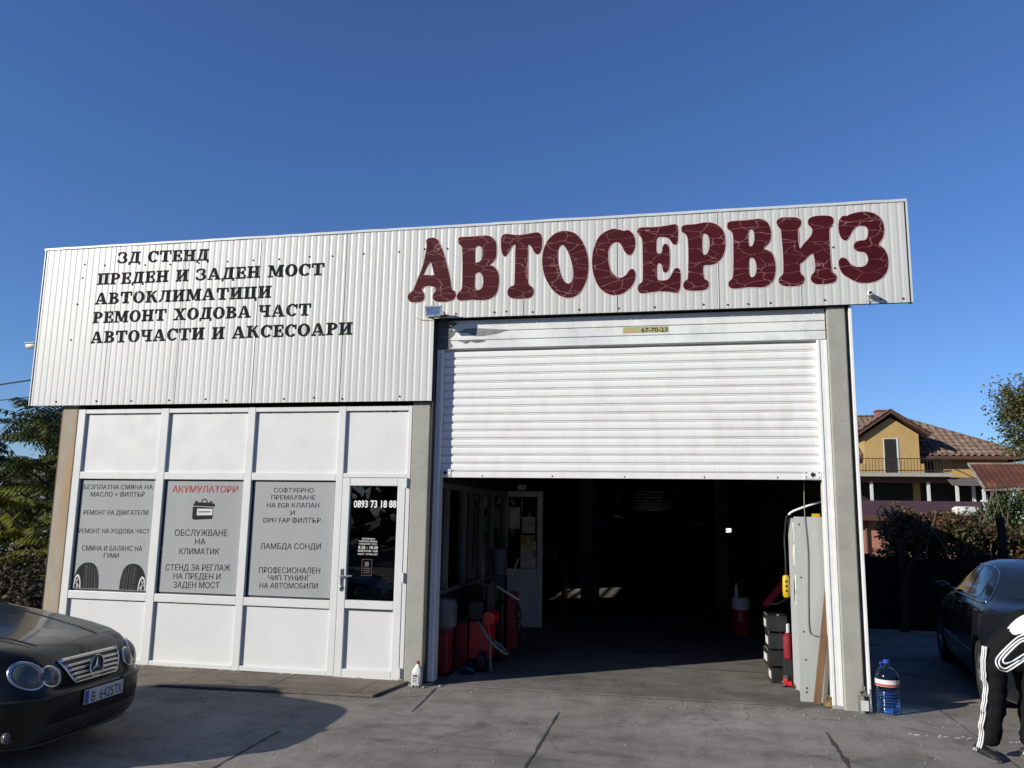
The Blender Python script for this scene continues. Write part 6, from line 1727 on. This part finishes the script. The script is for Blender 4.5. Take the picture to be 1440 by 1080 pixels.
def crown_tree(name, base, h, r, n, size, mat, label, seed, trunk=.14, low=.3):
    rg = random.Random(seed)
    t = thing(name, base, label, "tree")
    bx_, by_, bz_ = base
    mb = MB(); tips = []
    top = Vector((bx_ + rg.uniform(-.3, .3), by_, h * .93))
    tr = cr([(bx_, by_, 0), (bx_ + .1, by_, h * .3), (bx_ - .05, by_ + .1, h * .6), tuple(top)], 5, False)
    mb.tube(tr, [trunk * (1 - .85 * i / (len(tr) - 1)) for i in range(len(tr))], 8)
    for k in range(30):
        f = rg.uniform(low, .95); p = Vector(tr[int(f * (len(tr) - 1))]); a = rg.uniform(0, 6.283); L = r * rg.uniform(.5, 1.05) * (1.15 - abs(f - .55) * 1.3)
        e = p + Vector((math.cos(a) * L, math.sin(a) * L, L * rg.uniform(.2, .9)))
        br = cr([tuple(p), tuple(p.lerp(e, .5) + Vector((0, 0, .1))), tuple(e)], 3, False)
        mb.tube(br, [trunk * .32 * (1 - .8 * i / (len(br) - 1)) for i in range(len(br))], 5)
        tips += [p.lerp(e, q) for q in (.5, .7, .85, 1.0)]
    mb.build("trunk", M['bark'], t)
    pts = []
    for _ in range(n):
        c = rg.choice(tips); q = Vector((rg.gauss(0, 1), rg.gauss(0, 1), rg.gauss(0, 1))) * r * .13
        pts.append(c + q)
    V, F = leafcloud(pts, size, .5, rg, .3)
    mb = MB(); mb.add(V, F); mb.build("crown", mat, t)
    return t
crown_tree("autumn_tree", (16.35, 31.0, 0), 8.7, 2.9, 36000, .135, M['poplar'], "tall loose tree turning yellow behind the house roof at the right edge", 11, .2, .25)

def pinnate(mb, base, dirv, L, pairs, size, rg, droop=.55):
    """compound leaf: arching stalk with drooping paired leaflets"""
    P = Vector(base); d = Vector(dirv).normalized(); pts = [P.copy()]
    for i in range(pairs):
        d = (d + Vector((0, 0, -droop / pairs * 1.4))).normalized()
        P = P + d * (L / pairs); pts.append(P.copy())
    V = []; F = []
    for i, p in enumerate(pts[1:], 1):
        d = (pts[i] - pts[i - 1]).normalized()
        s = d.cross(Vector((0, 0, 1)))
        if s.length < .05: s = Vector((1, 0, 0))
        s.normalize()
        f = size * (.75 + .5 * math.sin(math.pi * min(i / pairs, .92)))
        for sg in (-1, 1):
            q = (s * sg * .72 + d * .32 + Vector((0, 0, -.55 + rg.uniform(-.15, .15)))).normalized()
            w = d * f * .17; b = len(V); n = q.cross(d).normalized() * f * .04
            V += [p, p + q * f * .35 + w + n, p + q * f, p + q * f * .35 - w + n]; F += [(b, b + 1, b + 2), (b, b + 2, b + 3)]
    mb.add(V, F)
    mb.tube([tuple(p) for p in pts[::2]], .006, 4, False)
def heaven_tree(base, h, spread, nleaf, label, seed, mat, lsize=.15):
    rg = random.Random(seed)
    t = thing("tree_of_heaven", base, label, "tree", "trees of heaven left of the workshop")
    bx_, by_, _ = base
    mb = MB(); lf = MB(); ends = []
    tr = cr([(bx_, by_, 0), (bx_ + rg.uniform(-.15, .15), by_, h * .4), (bx_ + rg.uniform(-.2, .2), by_, h * .75), (bx_ + rg.uniform(-.2, .2), by_, h * .9)], 5, False)
    mb.tube(tr, [.06 * (1 - .7 * i / (len(tr) - 1)) for i in range(len(tr))], 7)
    ends.append(tr[-1])
    for k in range(9):
        p = tr[rg.randint(int(len(tr) * .25), len(tr) - 2)]; a = rg.uniform(0, 6.283); L = spread * rg.uniform(.35, .8)
        e = p + Vector((math.cos(a) * L, math.sin(a) * L, L * rg.uniform(.35, .9)))
        mb.tube([tuple(p), tuple(p.lerp(e, .5) + Vector((0, 0, .06))), tuple(e)], [.025, .018, .01], 5); ends.append(e); ends.append(p.lerp(e, .55))
    for _ in range(nleaf):
        p = rg.choice(ends); a = rg.uniform(0, 6.283)
        pinnate(lf, p, (math.cos(a), math.sin(a), rg.uniform(.1, .75)), rg.uniform(.55, .95), rg.randint(9, 13), lsize, rg)
    mb.build("trunk", M['bark'], t); lf.build("crown", mat, t)
HT = [((-10.2, 3.0, 0), 3.55, .9, 80, "tree of heaven with dark drooping leaves nearest the workshop's left corner", 'ailan', .145), ((-11.2, 4.1, 0), 3.9, 1.0, 85, "tallest tree of heaven in the left thicket, against the sky", 'ailan', .15),
      ((-11.9, 2.4, 0), 3.3, .9, 75, "tree of heaven at the picture's left edge", 'ailan', .15), ((-10.0, 2.1, 0), 2.1, .8, 34, "young tree of heaven with yellow green leaves before the dark ones", 'ailan_y', .16),
      ((-9.35, 1.9, 0), 1.75, .7, 30, "small yellow green tree of heaven touching the workshop's rusty left pillar", 'ailan_y', .15), ((-11.2, 1.9, 0), 2.0, .8, 40, "low dark tree of heaven under the yellow green one", 'ailan', .16), ((-12.8, 5.6, 0), 3.7, 1.1, 80, "tree of heaven at the back of the left thicket", 'ailan', .16), ((-10.9, 5.8, 0), 3.2, 1.1, 80, "low tree of heaven filling the gap behind the workshop's left corner", 'ailan', .16)]
for i, (b, h, s, n, l, mt, ls) in enumerate(HT): heaven_tree(b, h, s, n, l, 40 + i, M[mt], ls)
def shrub(base, r, h, n, mat, label, seed, size=.07):
    rg = random.Random(seed); t = thing("dry_shrub", base, label, "shrub", "dry shrubs under the left trees")
    pts = []; mb = MB()
    for k in range(40):
        a = rg.uniform(0, 6.283); L = r * rg.uniform(.4, 1.0); e = Vector((base[0] + math.cos(a) * L, base[1] + math.sin(a) * L, h * rg.uniform(.45, 1.0)))
        mb.tube([base, ((base[0] + e.x) / 2, (base[1] + e.y) / 2, e.z * .6), tuple(e)], [.012, .008, .004], 4)
        for _ in range(n // 40): pts.append(Vector(base).lerp(e, rg.uniform(.35, 1.05)) + Vector((rg.gauss(0, .09), rg.gauss(0, .09), rg.gauss(0, .09))))
    V, F = leafcloud(pts, size, .5, rg); lm = MB(); lm.add(V, F); mb.build("stem", M['bark'], t); lm.build("foliage", mat, t)
shrub((-8.9, 1.3, 0), .8, 1.15, 2600, M['dry'], "dry brown shrub against the workshop's rusty left pillar", 70)
shrub((-9.9, 1.5, 0), .9, 1.25, 2600, M['dry'], "dry brown shrub under the yellow green young tree", 71)
shrub((-10.9, 1.3, 0), .9, 1.2, 2400, M['dry'], "dry brown shrub at the picture's left edge behind the coupe", 72)
shrub((-9.4, 3.2, 0), .9, 1.6, 2400, M['ailan'], "dark green shrub in the shade beside the workshop's left wall", 73, .09)
shrub((-11.5, 3.4, 0), 1.2, 1.7, 2800, M['ailan'], "dark green shrub deep in the left thicket", 74, .09)
shrub((-12.6, 8.5, 0), 2.0, 3.0, 4200, M['ailan'], "broad dark shrub closing the view behind the left thicket", 76, .14)
shrub((-15.5, 9.5, 0), 2.2, 3.2, 4200, M['ailan'], "farthest dark shrub at the left edge of the thicket", 77, .14)
shrub((-10.4, 6.8, 0), 1.3, 2.0, 2800, M['ailan'], "dark green shrub at the far back of the left thicket", 75, .10)
# overhead wires at the left
for (a, b, r_, l) in (((-40, 18, 6.6), (-7.9, .3, 3.62), .012, "upper overhead wire running to the left end of the fascia"), ((-40, 18, 6.35), (-7.9, 1.2, 3.58), .009, "lower thin overhead wire running to the left end of the fascia")):
    mb = MB(); A, Bq = Vector(a), Vector(b)
    mb.tube([A.lerp(Bq, k / 24) - Vector((0, 0, .9 * 4 * (k / 24) * (1 - k / 24) * .5)) for k in range(25)], r_, 5)
    tag(mb.build("overhead_wire", M['black'], None), l, "wire")

# loose grit and flakes on the forecourt
rg = random.Random(21); mb = MB()
for _ in range(300):
    x = rg.uniform(-4, 3.2); y = -rg.uniform(.1, 1.0) ** 1.0 * 3.2 if rg.random() < .6 else -rg.uniform(.05, .5)
    s_ = rg.uniform(.003, .0085) * (1.6 if rg.random() < .08 else 1)
    mb.ball((x, y, s_ * .5), s_, s_ * rg.uniform(.6, 1), s_ * .6, 6, 4)
tag(mb.build("grit", M['conc'], None), kind="stuff")
mb = MB()
for _ in range(30):
    t_ = rg.random(); x = 1.9 + 1.1 * t_; y = -.86 - .05 * t_ + rg.gauss(0, .018); s_ = rg.uniform(.004, .014)
    mb.ball((x, y, .003), s_ * 1.5, s_ * .6, .003, 6, 4)
tag(mb.build("paint_flakes", M['trim'], None), kind="stuff")

# unseen tree belt added behind the camera to cut sky fill and darken reflections
rg = random.Random(99); pts = []
for _ in range(9000):
    x = rg.uniform(-70, 60); top = 7.5 + 2.0 * mnoise.noise(Vector((x * .12, 0, 0))) + 1.2 * mnoise.noise(Vector((x * .5, 3, 0)))
    pts.append((x, -33 + rg.uniform(-2.5, 2.5), top * (1 - rg.random() ** 1.6)))
V, F = leafcloud(pts, 1.1, .5, rg); mb = MB(); mb.add(V, F); tag(mb.build("sky_blocker_trees", M['ailan'], None), kind="stuff")

for x0, x1, yy, nn, hh in ((-160, -25, 72, 6000, 6.5), (31, 150, 75, 6000, 6.0)):
    pts = []
    for _ in range(nn):
        x = rg.uniform(x0, x1); top = hh * (1 + .35 * mnoise.noise(Vector((x * .09, 5, 0))) + .2 * mnoise.noise(Vector((x * .4, 9, 0))))
        pts.append((x, yy + rg.uniform(-4, 4), top * (1 - rg.random() ** 1.5)))
    V, F = leafcloud(pts, 1.0, .5, rg); mb = MB(); mb.add(V, F); tag(mb.build("tree_line", M['creeper_g'], None), kind="stuff")

# repeated small parts become objects of their own
SPLIT = {'leg', 'foot', 'wheel', 'notice', 'edge_trim', 'dark_gap', 'corner_gap', 'button', 'porch_post', 'porch_opening', 'partition_glass', 'louvre', 'lever', 'bumper_strip', 'wiper', 'arm', 'post', 'door_gap', 'intake_bar', 'outer_wall', 'inner_wall', 'fascia_backing', 'ridge', 'gutter', 'dormer_base', 'bonnet_gap', 'bonnet_crease', 'dormer_roof', 'dormer_tiles', 'hinge', 'frame_bar', 'bracket'}
def split_loose(o):
    me = o.data; n = len(me.vertices); par = list(range(n))
    def find(a):
        while par[a] != a: par[a] = par[par[a]]; a = par[a]
        return a
    for p in me.polygons:
        vs = p.vertices; r = find(vs[0])
        for v in vs[1:]: par[find(v)] = r
    groups = {}
    for p in me.polygons: groups.setdefault(find(p.vertices[0]), []).append(p)
    if len(groups) < 2 or len(groups) > 60: return
    base = o.name.split('.')[0]
    for k, ps in enumerate(groups.values()):
        idx = {}; V = []; F = []
        for p in ps:
            f = []
            for v in p.vertices:
                if v not in idx: idx[v] = len(V); V.append(tuple(me.vertices[v].co))
                f.append(idx[v])
            F.append(f)
        q = obj_from(base, V, F, list(me.materials), [p.material_index for p in ps], o.parent)
        for a, b in zip(q.data.polygons, ps): a.use_smooth = b.use_smooth
        try: q.data.set_sharp_from_angle(angle=R(38))
        except Exception: pass
        q.matrix_local = o.matrix_local
        for md in o.modifiers:
            if md.type == 'BEVEL':
                m2 = q.modifiers.new("edge", 'BEVEL'); m2.width = md.width; m2.segments = md.segments; m2.limit_method = 'ANGLE'; m2.angle_limit = md.angle_limit
        if k == 0:
            for ch in list(o.children): ch.parent = q
    bpy.data.objects.remove(o)
for o in [o for o in COL.objects if o.type == 'MESH' and o.parent is not None and o.name.split('.')[0] in SPLIT]: split_loose(o)
